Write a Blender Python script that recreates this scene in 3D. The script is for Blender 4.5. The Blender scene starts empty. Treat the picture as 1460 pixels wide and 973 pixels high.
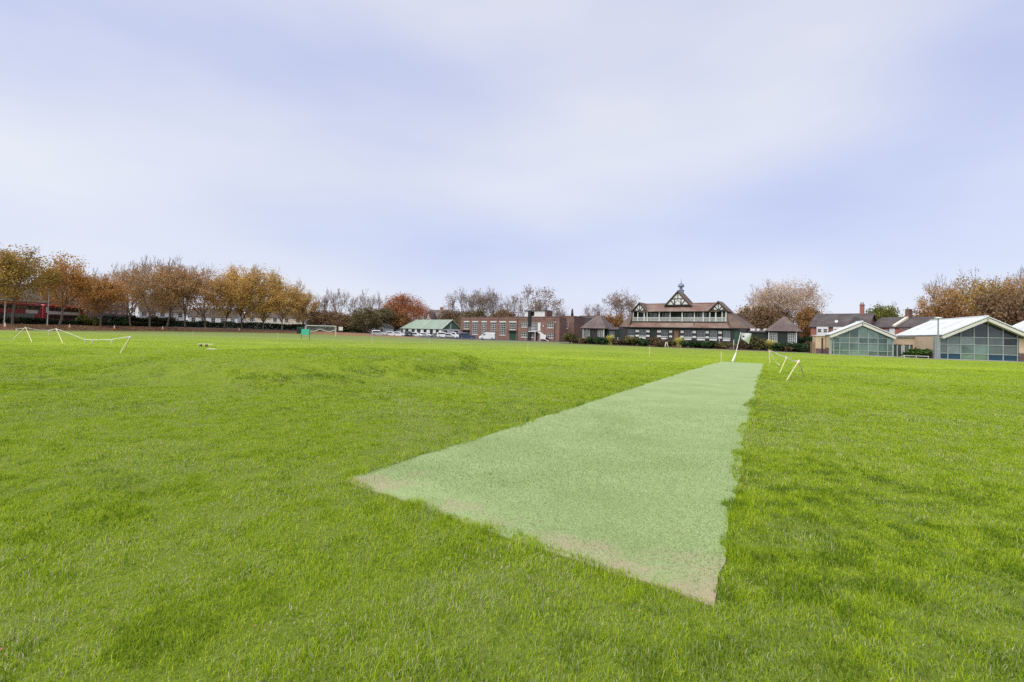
import bpy, bmesh, math, random
import numpy as np
from mathutils import Vector, Matrix, Euler

D = bpy.data
scene = bpy.context.scene
EXPO, CLOUD, GDENS, DENOISE = 1.5, .36, 1.35, False
# turf hues (linear): four greens from deep to yellow, dull matted grey-green, duller far turf, straw
GC = [(.08, .145, .007), (.205, .325, .010), (.33, .455, .013), (.43, .535, .022), (.29, .375, .125), (.15, .18, .06), (.56, .52, .31)]
# pitch hues: mid, lighter, bare tan, bleached, fibre dark, fibre light, damp specks
PC = [(.205, .28, .10), (.29, .375, .16), (.36, .285, .19), (.30, .375, .175), (.165, .24, .078), (.41, .48, .26), (.12, .125, .065)]
COL = scene.collection
PI = math.pi
rad = math.radians

# ------------------------------------------------------------------ camera and survey helpers
F, CAMH = 690.0, 1.6
ROLL, PIT = rad(1.5), rad(1.5)
OC = 477 - F * math.tan(PIT) / math.cos(ROLL)

cam = D.objects.new('camera', D.cameras.new('camera'))
COL.objects.link(cam)
cam.data.sensor_width = 36
cam.data.lens = F / 1460 * 36
cam.data.shift_y = -(486.5 - OC) / 1460
cam.data.clip_start = 0.05
cam.data.clip_end = 6000
cam.matrix_world = Matrix.Translation((0, 0, CAMH)) @ Matrix.Rotation(PI / 2 + PIT, 4, 'X') @ Matrix.Rotation(ROLL, 4, 'Z')
scene.camera = cam

def ray(px, py):
    u, v = (px - 730) / F, -(py - OC) / F
    c, s = math.cos(ROLL), math.sin(ROLL)
    x, z = u * c - v * s, u * s + v * c
    cp, sp = math.cos(PIT), math.sin(PIT)
    return (x, cp - z * sp, sp + z * cp)

def G(px, py):                      # bearing and dip -> point on level ground
    d = ray(px, py); t = -CAMH / d[2]
    return (d[0] * t, d[1] * t)

def gx(px, Y, z=0.0):               # easting on a bearing at northing Y
    lo, hi = -400.0, 1400.0
    if z > CAMH - .05: z = 0.0
    lo = 430.0; hi = 1000.0
    for _ in range(50):
        m = (lo + hi) / 2
        d = ray(px, m)
        if d[2] >= 0 or -CAMH / d[2] * d[1] > Y: lo = m
        else: hi = m
    return G(px, hi)[0]

def zat(px, py, Y):                 # height of a sight line at northing Y
    d = ray(px, py)
    return CAMH + d[2] * Y / d[1]

class Fr:                           # a facade line: x along it, y behind it, z up
    def __init__(s, pxA, YA, pxB, YB):
        s.A = (gx(pxA, YA), YA); B = (gx(pxB, YB), YB)
        dx, dy = B[0] - s.A[0], B[1] - s.A[1]
        s.L = math.hypot(dx, dy); s.c, s.s_ = dx / s.L, dy / s.L
        s.ang = math.atan2(dy, dx)
    def at(s, px, py, d=0.):
        r = ray(px, py); nx, ny = -s.s_, s.c
        k = (s.A[0] * nx + s.A[1] * ny + d) / (r[0] * nx + r[1] * ny)
        X, Y, Z = r[0] * k, r[1] * k, CAMH + r[2] * k
        return ((X - s.A[0]) * s.c + (Y - s.A[1]) * s.s_, Z)
    def x(s, px, d=0.): return s.at(px, 480, d)[0]
    def w(s, x, y):                 # local -> world ground
        return (s.A[0] + x * s.c - y * s.s_, s.A[1] + x * s.s_ + y * s.c)

# ------------------------------------------------------------------ materials
def nt(m):
    m.use_nodes = True
    n = m.node_tree.nodes; l = m.node_tree.links
    return n, l, n['Principled BSDF']

def c4(c): return (c[0], c[1], c[2], 1)

def mat(name, col, rough=.7, var=.12, scale=3.0, metal=0, spec=.4, bump=0, stretch=(1, 1, 1), col2=None):
    m = D.materials.new(name); n, l, b = nt(m)
    b.inputs['Roughness'].default_value = rough
    b.inputs['Metallic'].default_value = metal
    b.inputs['Specular IOR Level'].default_value = spec
    tc = n.new('ShaderNodeTexCoord'); mp = n.new('ShaderNodeMapping')
    mp.inputs['Scale'].default_value = stretch
    l.new(tc.outputs['Object'], mp.inputs['Vector'])
    nz = n.new('ShaderNodeTexNoise'); nz.inputs['Scale'].default_value = scale
    nz.inputs['Detail'].default_value = 5; nz.inputs['Roughness'].default_value = .65
    l.new(mp.outputs[0], nz.inputs['Vector'])
    cr = n.new('ShaderNodeValToRGB')
    cr.color_ramp.elements[0].position = .3; cr.color_ramp.elements[1].position = .7
    lo = col2 or tuple(c * (1 - var) for c in col)
    cr.color_ramp.elements[0].color = c4(lo)
    cr.color_ramp.elements[1].color = c4(tuple(min(1, c * (1 + var)) for c in col))
    l.new(nz.outputs['Fac'], cr.inputs[0]); l.new(cr.outputs[0], b.inputs['Base Color'])
    if bump:
        bp = n.new('ShaderNodeBump'); bp.inputs['Strength'].default_value = bump; bp.inputs['Distance'].default_value = .02
        l.new(nz.outputs['Fac'], bp.inputs['Height']); l.new(bp.outputs[0], b.inputs['Normal'])
    return m

def brickmat(name, c1, c2, mortar, w=.225, h=.075, ms=.012, var=.25, rough=.85):
    m = D.materials.new(name); n, l, b = nt(m)
    b.inputs['Roughness'].default_value = rough
    tc = n.new('ShaderNodeTexCoord'); sp = n.new('ShaderNodeSeparateXYZ'); l.new(tc.outputs['Object'], sp.inputs[0])
    ad = n.new('ShaderNodeMath'); l.new(sp.outputs[0], ad.inputs[0]); l.new(sp.outputs[1], ad.inputs[1])
    cb = n.new('ShaderNodeCombineXYZ'); l.new(ad.outputs[0], cb.inputs[0]); l.new(sp.outputs[2], cb.inputs[1])
    br = n.new('ShaderNodeTexBrick'); l.new(cb.outputs[0], br.inputs['Vector'])
    br.inputs['Scale'].default_value = 1; br.inputs['Brick Width'].default_value = w; br.inputs['Row Height'].default_value = h
    br.inputs['Mortar Size'].default_value = ms
    br.inputs['Color1'].default_value = c4(c1); br.inputs['Color2'].default_value = c4(c2); br.inputs['Mortar'].default_value = c4(mortar)
    nz = n.new('ShaderNodeTexNoise'); nz.inputs['Scale'].default_value = .9; nz.inputs['Detail'].default_value = 6
    l.new(tc.outputs['Object'], nz.inputs['Vector'])
    mr = n.new('ShaderNodeMapRange'); mr.inputs[1].default_value = .3; mr.inputs[2].default_value = .7
    mr.inputs[3].default_value = 1 - var; mr.inputs[4].default_value = 1 + var
    l.new(nz.outputs['Fac'], mr.inputs[0])
    mx = n.new('ShaderNodeMix'); mx.data_type = 'RGBA'; mx.blend_type = 'MULTIPLY'; mx.inputs[0].default_value = 1
    l.new(br.outputs['Color'], mx.inputs[6]); l.new(mr.outputs[0], mx.inputs[7]); l.new(mx.outputs[2], b.inputs['Base Color'])
    return m

def tilemat(name, c1, c2, c3, row=.22, patch=.35):
    """clay / slate roof tiles: courses by height, blotchy weathering and lichen"""
    m = D.materials.new(name); n, l, b = nt(m)
    b.inputs['Roughness'].default_value = .85
    tc = n.new('ShaderNodeTexCoord'); sp = n.new('ShaderNodeSeparateXYZ'); l.new(tc.outputs['Object'], sp.inputs[0])
    ad = n.new('ShaderNodeMath'); l.new(sp.outputs[0], ad.inputs[0]); l.new(sp.outputs[1], ad.inputs[1])
    cb = n.new('ShaderNodeCombineXYZ'); l.new(ad.outputs[0], cb.inputs[0]); l.new(sp.outputs[2], cb.inputs[1])
    br = n.new('ShaderNodeTexBrick'); l.new(cb.outputs[0], br.inputs['Vector'])
    br.inputs['Scale'].default_value = 1; br.inputs['Brick Width'].default_value = .3; br.inputs['Row Height'].default_value = row
    br.inputs['Mortar Size'].default_value = .014
    br.inputs['Color1'].default_value = c4(c1); br.inputs['Color2'].default_value = c4(c2)
    br.inputs['Mortar'].default_value = c4(tuple(c * .35 for c in c1))
    nz = n.new('ShaderNodeTexNoise'); nz.inputs['Scale'].default_value = patch; nz.inputs['Detail'].default_value = 7; nz.inputs['Roughness'].default_value = .7
    l.new(tc.outputs['Object'], nz.inputs['Vector'])
    mr = n.new('ShaderNodeMapRange'); mr.inputs[1].default_value = .43; mr.inputs[2].default_value = .64; mr.inputs[4].default_value = .85
    l.new(nz.outputs['Fac'], mr.inputs[0])
    mx = n.new('ShaderNodeMix'); mx.data_type = 'RGBA'
    l.new(mr.outputs[0], mx.inputs[0]); l.new(br.outputs['Color'], mx.inputs[6]); mx.inputs[7].default_value = c4(c3)
    l.new(mx.outputs[2], b.inputs['Base Color'])
    return m

def leafmat(name, cols, trans=.35, rough=.6):
    """per-leaf hue from the 'rnd' attribute; light also comes through the leaf"""
    m = D.materials.new(name); n, l, b = nt(m)
    at = n.new('ShaderNodeAttribute'); at.attribute_name = 'rnd'
    cr = n.new('ShaderNodeValToRGB'); e = cr.color_ramp.elements
    while len(e) < len(cols): e.new(.5)
    for i, c in enumerate(cols):
        e[i].position = i / (len(cols) - 1); e[i].color = c4(c)
    l.new(at.outputs['Fac'], cr.inputs[0]); l.new(cr.outputs[0], b.inputs['Base Color'])
    b.inputs['Roughness'].default_value = rough; b.inputs['Specular IOR Level'].default_value = .25
    tr = n.new('ShaderNodeBsdfTranslucent'); l.new(cr.outputs[0], tr.inputs['Color'])
    mx = n.new('ShaderNodeMixShader'); mx.inputs[0].default_value = trans
    l.new(b.outputs[0], mx.inputs[1]); l.new(tr.outputs[0], mx.inputs[2])
    l.new(mx.outputs[0], n['Material Output'].inputs['Surface'])
    return m

M = {}
M['brick'] = brickmat('red_brown_brick', (.165, .068, .047), (.115, .047, .035), (.20, .15, .12))
M['brickred'] = brickmat('red_brick', (.29, .06, .04), (.21, .045, .03), (.27, .17, .13))
M['brickbrown'] = brickmat('brown_brick', (.13, .06, .045), (.09, .04, .03), (.17, .12, .1))
M['stone'] = brickmat('buff_stone', (.50, .39, .27), (.45, .35, .24), (.37, .29, .21), w=.44, h=.215, ms=.01, var=.08)
M['white'] = mat('white_paint', (.55, .55, .535), .6, .09, 1.2)
M['render'] = mat('white_render', (.58, .58, .57), .8, .08, .8)
M['cream'] = mat('cream_render', (.62, .56, .45), .8, .1, .8)
M['dkgreen'] = mat('dark_green_paint', (.005, .017, .013), .5, .2, 2)
M['green'] = mat('green_paint', (.012, .06, .036), .5, .15, 2)
M['timber'] = mat('black_timber', (.02, .017, .018), .6, .3, 3)
M['dark'] = mat('dark_void', (.012, .012, .014), .7, .2, 2)
M['pane'] = mat('window_glass', (.075, .085, .095), .07, .5, .7, spec=.8, metal=.4)
M['panebright'] = mat('pale_window_glass', (.09, .1, .1), .12, .6, 1.1, spec=.8)  # slightly paler glass with stronger random tone
M['tile'] = tilemat('clay_tiles', (.19, .097, .072), (.145, .08, .062), (.235, .19, .15))
M['tilebrown'] = tilemat('brown_clay_tiles', (.135, .085, .062), (.10, .065, .05), (.18, .135, .105))
M['slate'] = tilemat('slate_roof', (.075, .058, .055), (.055, .045, .045), (.11, .095, .085))
M['slatepurple'] = tilemat('purple_brown_tiles', (.12, .085, .08), (.085, .06, .06), (.17, .14, .12))
M['lead'] = mat('blue_grey_lead', (.17, .2, .29), .45, .2, 3)
M['paleroof'] = mat('weathered_pale_roof', (.36, .36, .32), .8, .2, .6)
M['greenroof'] = mat('moss_green_roof_sheet', (.215, .27, .21), .8, .16, .7, stretch=(1, .3, .3))
M['greenboard'] = mat('green_boarding', (.085, .16, .105), .7, .15, 1.5)
M['grey'] = mat('grey_metal', (.25, .27, .29), .5, .1, 3, metal=.3)
M['greypale'] = mat('pale_grey_metal', (.52, .54, .55), .45, .08, 2)
M['roofwhite'] = mat('white_metal_roof', (.56, .58, .60), .45, .07, .5, spec=.5)
M['fascia'] = mat('cream_fascia', (.5, .49, .43), .6, .08, .9)
M['fascia_dk'] = mat('shadow_gap_grey', (.2, .2, .19), .6, .1, 2)
M['glassgreen'] = mat('field_reflection_glass', (.16, .235, .205), .07, .4, .55, spec=.9, metal=.5)  # green-grey of the mirrored field put into the base colour
M['blind'] = mat('pale_blinds_behind_glass', (.16, .20, .20), .12, .25, .5, spec=.8, metal=.3)
M['glassdark'] = mat('dark_tinted_glass', (.04, .05, .055), .06, .4, .6, spec=.8, metal=.3)
M['bluepanel'] = mat('dark_blue_panel', (.014, .05, .08), .35, .2, 1)
M['mull'] = mat('grey_green_mullion', (.25, .29, .28), .5, .06, 2)
M['plinth'] = brickmat('dark_plinth_brick', (.1, .05, .045), (.075, .04, .038), (.14, .11, .1))
M['wood'] = mat('pale_stake_wood', (.58, .53, .30), .8, .25, 9)
M['plankwood'] = mat('bleached_plank_wood', (.62, .58, .44), .8, .15, 6)
M['woodbrown'] = mat('brown_fence_wood', (.17, .10, .055), .8, .3, 4, stretch=(1, 1, 6))
M['tape'] = mat('white_tape', (.53, .52, .47), .7, .12, 4)
M['tapered'] = mat('red_white_tape', (.75, .3, .28), .6, .5, 9, col2=(.8, .75, .72))
M['plastic'] = mat('white_plastic_sheet', (.6, .62, .64), .4, .1, 3)
M['goalwhite'] = mat('white_goal_paint', (.62, .62, .62), .4, .05, 3)
M['net'] = mat('net_cord', (.62, .6, .57), .8, .1, 5)
M['orange'] = mat('orange_cone_plastic', (.72, .2, .07), .5, .1, 4)
M['conewhite'] = mat('white_cone_band', (.8, .76, .7), .5, .05, 4)
M['signgreen'] = mat('green_sign_board', (.035, .33, .2), .5, .08, 3)
M['busred'] = mat('bus_red_paint', (.27, .010, .018), .3, .12, .7, spec=.5)
M['black'] = mat('black_rubber', (.015, .015, .016), .8, .2, 6)
M['rim'] = mat('wheel_alloy', (.35, .36, .37), .35, .1, 5, metal=.6)
M['carglass'] = mat('car_glass', (.02, .024, .028), .06, .3, 1, spec=.9)
M['lampglass'] = mat('lamp_lens', (.75, .74, .68), .2, .06, 5)
M['tailred'] = mat('tail_lamp_red', (.4, .01, .01), .3, .1, 5)
M['car_white'] = mat('white_car_paint', (.58, .59, .6), .25, .05, .8, spec=.6)
M['car_silver'] = mat('silver_car_paint', (.42, .44, .46), .28, .08, .8, metal=.5)
M['car_navy'] = mat('navy_car_paint', (.03, .045, .10), .22, .15, .8, spec=.6)
M['car_black'] = mat('black_car_paint', (.018, .018, .022), .2, .15, .8, spec=.6)
M['car_red'] = mat('red_car_paint', (.32, .012, .02), .25, .12, .8, spec=.6)
M['car_grey'] = mat('grey_car_paint', (.2, .21, .22), .28, .1, .8, metal=.4)
M['bark'] = mat('brown_grey_bark', (.155, .12, .095), .9, .35, 1.3)
M['barkpale'] = mat('pale_mottled_bark', (.19, .155, .125), .9, .4, .9)
M['twig'] = mat('twig_bark', (.22, .175, .155), .9, .3, .8)
M['soil'] = mat('dark_bed_soil', (.085, .055, .038), .95, .4, 1.5, bump=.5)
M['concrete'] = mat('pale_path_concrete', (.30, .275, .215), .9, .18, .7)
M['tarmac'] = mat('worn_tarmac', (.10, .095, .088), .92, .25, .4)
M['litter'] = mat('leaf_litter', (.2, .098, .05), .95, .45, 1.4, bump=.6, col2=(.12, .085, .035))
M['skin'] = mat('skin', (.5, .3, .22), .6, .08, 8)
M['hair'] = mat('dark_hair', (.02, .014, .01), .7, .3, 20)
M['navycloth'] = mat('dark_purple_navy_cloth', (.03, .022, .045), .9, .25, 12)
M['creamcloth'] = mat('cream_cloth', (.66, .6, .47), .9, .08, 12)

def vary_by_object(m, lo, hi):          # random brightness per pane in the base colour, standing in for varied reflections
    n, l = m.node_tree.nodes, m.node_tree.links; b = n['Principled BSDF']
    oi = n.new('ShaderNodeObjectInfo'); mr = n.new('ShaderNodeMapRange'); mr.inputs[3].default_value = lo; mr.inputs[4].default_value = hi
    l.new(oi.outputs['Random'], mr.inputs[0])
    mx = n.new('ShaderNodeMix'); mx.data_type = 'RGBA'; mx.blend_type = 'MULTIPLY'; mx.inputs[0].default_value = 1
    src = b.inputs['Base Color'].links[0].from_socket
    l.new(src, mx.inputs[6]); l.new(mr.outputs[0], mx.inputs[7]); l.new(mx.outputs[2], b.inputs['Base Color'])
for k_ in ('glassgreen', 'blind', 'glassdark', 'pane', 'panebright'): vary_by_object(M[k_], .55, 1.4)

# ------------------------------------------------------------------ mesh building
class MB:
    def __init__(s): s.v = []; s.f = []; s.m = []
    def add(s, vs, fs, m=0):
        o = len(s.v); s.v += [tuple(v) for v in vs]
        s.f += [tuple(i + o for i in f) for f in fs]; s.m += [m] * len(fs); return s
    def quad(s, a, b, c, d, m=0): return s.add([a, b, c, d], [(0, 1, 2, 3)], m)
    def box(s, x0, x1, y0, y1, z0, z1, m=0):
        v = [(x0, y0, z0), (x1, y0, z0), (x1, y1, z0), (x0, y1, z0), (x0, y0, z1), (x1, y0, z1), (x1, y1, z1), (x0, y1, z1)]
        return s.add(v, [(0, 3, 2, 1), (4, 5, 6, 7), (0, 1, 5, 4), (1, 2, 6, 5), (2, 3, 7, 6), (3, 0, 4, 7)], m)
    def prism_y(s, pts, y0, y1, m=0):       # polygon in x,z (counter-clockwise seen from the front)
        n = len(pts)
        v = [(p[0], y0, p[1]) for p in pts] + [(p[0], y1, p[1]) for p in pts]
        f = [tuple(range(n)), tuple(range(2 * n - 1, n - 1, -1))]
        f += [((i + 1) % n, i, i + n, (i + 1) % n + n) for i in range(n)]
        return s.add(v, f, m)
    def prism_z(s, pts, z0, z1, m=0):
        n = len(pts)
        v = [(p[0], p[1], z0) for p in pts] + [(p[0], p[1], z1) for p in pts]
        f = [tuple(range(n - 1, -1, -1)), tuple(range(n, 2 * n))]
        f += [(i, (i + 1) % n, (i + 1) % n + n, i + n) for i in range(n)]
        return s.add(v, f, m)
    def slab(s, pts, t, m=0):               # polygon thickened downward along its normal
        p = [Vector(q) for q in pts]
        nrm = (p[1] - p[0]).cross(p[2] - p[0]).normalized()
        if nrm.z < 0: p.reverse(); nrm = -nrm
        n = len(p); v = p + [q - nrm * t for q in p]
        f = [tuple(range(n)), tuple(range(2 * n - 1, n - 1, -1))] + [((i + 1) % n, i, i + n, (i + 1) % n + n) for i in range(n)]
        return s.add(v, f, m)
    def tube(s, pts, r, k=6, m=0, caps=True):
        pts = [Vector(p) for p in pts]; n = len(pts)
        rs = r if isinstance(r, (list, tuple)) else [r] * n
        rings = []
        for i, p in enumerate(pts):
            t = (pts[min(i + 1, n - 1)] - pts[max(i - 1, 0)]).normalized()
            a = t.cross(Vector((0, 0, 1)) if abs(t.z) < .9 else Vector((1, 0, 0))).normalized(); b = t.cross(a)
            rings.append([p + (a * math.cos(2 * PI * j / k) + b * math.sin(2 * PI * j / k)) * rs[i] for j in range(k)])
        v = [q for ring in rings for q in ring]; f = []
        for i in range(n - 1):
            for j in range(k):
                f.append((i * k + j, i * k + (j + 1) % k, (i + 1) * k + (j + 1) % k, (i + 1) * k + j))
        if caps: f += [tuple(range(k - 1, -1, -1)), tuple((n - 1) * k + j for j in range(k))]
        return s.add(v, f, m)
    def bar(s, a, b, w, h=None, m=0):       # straight square bar from a to b
        return s.tube([a, b], max(w, h or w) * .7071, 4, m)
    def lathe(s, prof, k=12, cx=0, cy=0, m=0):
        v = []; f = []
        for (r, z) in prof:
            for j in range(k): v.append((cx + r * math.cos(2 * PI * j / k), cy + r * math.sin(2 * PI * j / k), z))
        for i in range(len(prof) - 1):
            for j in range(k): f.append((i * k + j, i * k + (j + 1) % k, (i + 1) * k + (j + 1) % k, (i + 1) * k + j))
        f += [tuple(range(k - 1, -1, -1)), tuple((len(prof) - 1) * k + j for j in range(k))]
        return s.add(v, f, m)
    def build(s, name, mats, parent=None, smooth=False):
        me = D.meshes.new(name); me.from_pydata(s.v, [], s.f)
        for x in (mats if isinstance(mats, (list, tuple)) else [mats]): me.materials.append(x)
        if any(s.m): me.polygons.foreach_set('material_index', s.m)
        if smooth: me.polygons.foreach_set('use_smooth', [True] * len(s.f))
        me.update()
        return link(name, me, parent)

def link(name, me, parent=None):
    o = D.objects.new(name, me); COL.objects.link(o)
    if parent is not None: o.parent = parent
    return o

def tag(o, label=None, cat=None, group=None, kind=None):
    if label: o['label'] = label
    if cat: o['category'] = cat
    if group: o['group'] = group
    if kind: o['kind'] = kind
    return o

def root(name, label, cat, loc=(0, 0, 0), rz=0, group=None, sc=1):
    o = D.objects.new(name, None); COL.objects.link(o); o.empty_display_size = .3
    o.location = loc; o.rotation_euler = (0, 0, rz); o.scale = (sc, sc, sc)
    return tag(o, label, cat, group)

def froot(name, label, cat, fr, group=None): return root(name, label, cat, (fr.A[0], fr.A[1], 0), fr.ang, group)

def dup(o, label=None, loc=None, rz=None, sc=None):
    c = o.copy(); COL.objects.link(c)
    if label: c['label'] = label
    if loc is not None: c.location = loc
    if rz is not None: c.rotation_euler = (0, 0, rz)
    if sc is not None: c.scale = sc if isinstance(sc, tuple) else (sc, sc, sc)
    def rec(src, dst):
        for ch in list(src.children):
            d = ch.copy(); COL.objects.link(d); d.parent = dst; rec(ch, d)
    rec(o, c)
    return c

def wall(mb, x0, x1, z0, z1, y, ops=(), dep=.2, m=0):
    """front wall at y with true openings (x0,x1,z0,z1) and their reveals"""
    cl = lambda o: (max(o[0], x0), min(o[1], x1), max(o[2], z0), min(o[3], z1))
    ops = [cl(o) for o in ops]
    xs = sorted({x0, x1, *[o[0] for o in ops], *[o[1] for o in ops]})
    zs = sorted({z0, z1, *[o[2] for o in ops], *[o[3] for o in ops]})
    for i in range(len(xs) - 1):
        for j in range(len(zs) - 1):
            cx, cz = (xs[i] + xs[i + 1]) / 2, (zs[j] + zs[j + 1]) / 2
            if any(o[0] < cx < o[1] and o[2] < cz < o[3] for o in ops): continue
            mb.quad((xs[i], y, zs[j]), (xs[i + 1], y, zs[j]), (xs[i + 1], y, zs[j + 1]), (xs[i], y, zs[j + 1]), m)
    for a, b, c, d in ops:
        e = y + dep
        mb.quad((a, y, c), (a, y, d), (a, e, d), (a, e, c), m); mb.quad((b, y, d), (b, y, c), (b, e, c), (b, e, d), m)
        mb.quad((a, y, d), (b, y, d), (b, e, d), (a, e, d), m); mb.quad((a, y, c), (a, e, c), (b, e, c), (b, y, c), m)

def window(parent, x0, x1, z0, z1, y, nx=2, nz=2, fm=None, pn=None, t=.07, bar=.045, sill=True, dep=.12, name='window', g=.012):
    fm = fm or M['white']; pn = pn or M['pane']
    x0 += g; x1 -= g; z0 += g; z1 -= g
    ya, yb = y + dep - .05, y + dep
    f = MB()
    f.box(x0, x0 + t, ya, yb, z0, z1); f.box(x1 - t, x1, ya, yb, z0, z1)
    f.box(x0 + t, x1 - t, ya, yb, z0, z0 + t); f.box(x0 + t, x1 - t, ya, yb, z1 - t, z1)
    for i in range(1, nx):
        xx = x0 + (x1 - x0) * i / nx; f.box(xx - bar / 2, xx + bar / 2, ya + .008, yb - .004, z0 + t, z1 - t)
    for j in range(1, nz):
        zz = z0 + (z1 - z0) * j / nz; f.box(x0 + t, x1 - t, ya + .012, yb - .008, zz - bar / 2, zz + bar / 2)
    w = f.build(name, fm, parent)
    MB().box(x0 + .01, x1 - .01, yb + .002, yb + .03, z0 + .01, z1 - .01).build('pane', pn, w)
    if sill: MB().box(x0 - .1, x1 + .1, y - .09, y + .04, z0 - .13, z0 - .02).build('sill', M['white'], w)
    return w

def door(parent, x0, x1, z0, z1, y, m, dep=.1, handle=True, planks=0, name='door'):
    b = MB(); g = .012
    b.box(x0 + g, x1 - g, y + dep, y + dep + .06, z0, z1 - g)
    if planks:
        for i in range(planks):
            xa = x0 + g + (x1 - x0 - 2 * g) * i / planks; xb = x0 + g + (x1 - x0 - 2 * g) * (i + 1) / planks
            b.box(xa + .015, xb - .015, y + dep - .02, y + dep - .001, z0 + .02, z1 - .04)
    else:
        h = z1 - z0
        for (za, zb) in ((.1, .45), (.52, .92)):
            b.box(x0 + .15, x1 - .15, y + dep - .02, y + dep - .001, z0 + h * za, z0 + h * zb)
    d = b.build(name, m, parent)
    if handle:
        MB().box(x1 - .16, x1 - .1, y + dep - .07, y + dep - .001, z0 + .95, z0 + 1.1).build('handle', M['grey'], d)
    return d

def np_mesh(name, V, tri=None, quad=None, rnd=None, mats=(), mi_tri=0, mi_quad=0):
    """fast mesh from arrays: V (n,3), tri (a,3), quad (b,4), rnd per vertex"""
    me = D.meshes.new(name)
    tri = np.zeros((0, 3), np.int32) if tri is None else np.asarray(tri, np.int32)
    quad = np.zeros((0, 4), np.int32) if quad is None else np.asarray(quad, np.int32)
    nl = tri.size + quad.size; nf = len(tri) + len(quad)
    me.vertices.add(len(V)); me.vertices.foreach_set('co', np.asarray(V, np.float32).ravel())
    me.loops.add(nl); me.loops.foreach_set('vertex_index', np.concatenate([tri.ravel(), quad.ravel()]).astype(np.int32))
    me.polygons.add(nf)
    st = np.concatenate([np.arange(len(tri)) * 3, tri.size + np.arange(len(quad)) * 4]).astype(np.int32)
    me.polygons.foreach_set('loop_start', st)
    for m in mats: me.materials.append(m)
    if mi_tri or mi_quad:
        me.polygons.foreach_set('material_index', np.concatenate([np.full(len(tri), mi_tri), np.full(len(quad), mi_quad)]).astype(np.int32))
    if rnd is not None:
        a = me.attributes.new('rnd', 'FLOAT', 'POINT'); a.data.foreach_set('value', np.asarray(rnd, np.float32))
    me.update(calc_edges=True)
    return me

def vnoise(x, y, scale, seed):
    """smooth 2-D value noise, 0..1"""
    r = np.random.default_rng(seed).random((257, 257))
    x = x / scale + 1000; y = y / scale + 1000
    xi, yi = np.floor(x).astype(int), np.floor(y).astype(int)
    fx, fy = x - xi, y - yi
    fx = fx * fx * (3 - 2 * fx); fy = fy * fy * (3 - 2 * fy)
    a = r[xi % 257, yi % 257]; b = r[(xi + 1) % 257, yi % 257]; c = r[xi % 257, (yi + 1) % 257]; d = r[(xi + 1) % 257, (yi + 1) % 257]
    return (a * (1 - fx) + b * fx) * (1 - fy) + (c * (1 - fx) + d * fx) * fy
# ------------------------------------------------------------------ light and sky
SUN_EL, SUN_AZ = rad(50), rad(226)       # azimuth clockwise from +Y: high, behind the camera and to its left
w = D.worlds.new('World'); scene.world = w; w.use_nodes = True
wn, wl = w.node_tree.nodes, w.node_tree.links
for n_ in list(wn): wn.remove(n_)
wo = wn.new('ShaderNodeOutputWorld')
sky = wn.new('ShaderNodeTexSky'); sky.sky_type = 'NISHITA'; sky.sun_disc = False
sky.sun_elevation = SUN_EL; sky.sun_rotation = SUN_AZ
b1 = wn.new('ShaderNodeBackground'); b1.inputs['Strength'].default_value = .1; wl.new(sky.outputs[0], b1.inputs[0])
b2 = wn.new('ShaderNodeBackground'); b2.inputs['Strength'].default_value = CLOUD
tc = wn.new('ShaderNodeTexCoord'); sp = wn.new('ShaderNodeSeparateXYZ'); wl.new(tc.outputs['Generated'], sp.inputs[0])
def wm(op, a, b=None, c=None):
    n = wn.new('ShaderNodeMath'); n.operation = op
    for i, v in enumerate((a, b, c)):
        if v is None: continue
        if isinstance(v, (int, float)): n.inputs[i].default_value = v
        else: wl.new(v, n.inputs[i])
    return n.outputs[0]
az = wm('MULTIPLY', wm('ARCTAN2', sp.outputs[0], sp.outputs[1]), 180 / PI)
el = wm('MULTIPLY', wm('ARCSINE', sp.outputs[2]), 180 / PI)
cbv = wn.new('ShaderNodeCombineXYZ')
wl.new(wm('MULTIPLY', az, 1 / 26), cbv.inputs[0]); wl.new(wm('MULTIPLY', el, 1 / 9), cbv.inputs[1])
nz = wn.new('ShaderNodeTexNoise'); nz.inputs['Scale'].default_value = 1; nz.inputs['Detail'].default_value = 3; nz.inputs['Roughness'].default_value = .45
wl.new(cbv.outputs[0], nz.inputs['Vector'])
tot = wm('MULTIPLY_ADD', nz.outputs['Fac'], .7, .17)
# banks of thin stratus: bearing, elevation, spreads (degrees), brighter (+) or bluer (-)
for (a0, e0, sa, se, amp) in ((-32, 26, 24, 4.5, -.22), (46, 24, 7, 5, -.34), (-38, 16, 24, 4.5, .2), (26, 24, 15, 4.5, .2), (8, 19, 13, 5, .2),
                              (-4, 10.5, 17, 3.2, -.24), (33, 14.5, 10, 4.2, -.18), (-43, 11.5, 11, 3, .14), (0, 34, 60, 3.2, .12), (0, 3, 70, 3, .06)):
    da = wm('DIVIDE', wm('SUBTRACT', az, a0), sa); de = wm('DIVIDE', wm('SUBTRACT', el, e0), se)
    g = wm('EXPONENT', wm('MULTIPLY', wm('ADD', wm('MULTIPLY', da, da), wm('MULTIPLY', de, de)), -.5))
    tot = wm('MULTIPLY_ADD', g, amp * 1.12, tot)
cr = wn.new('ShaderNodeValToRGB'); e = cr.color_ramp.elements
e[0].position = .12; e[0].color = (.50, .545, .82, 1)
e[1].position = .88; e[1].color = (.805, .815, .868, 1)
em = e.new(.5); em.color = (.65, .68, .85, 1)
wl.new(tot, cr.inputs[0]); wl.new(cr.outputs[0], b2.inputs[0])
mxs = wn.new('ShaderNodeMixShader'); mxs.inputs[0].default_value = .9
wl.new(b1.outputs[0], mxs.inputs[1]); wl.new(b2.outputs[0], mxs.inputs[2]); wl.new(mxs.outputs[0], wo.inputs['Surface'])

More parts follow.
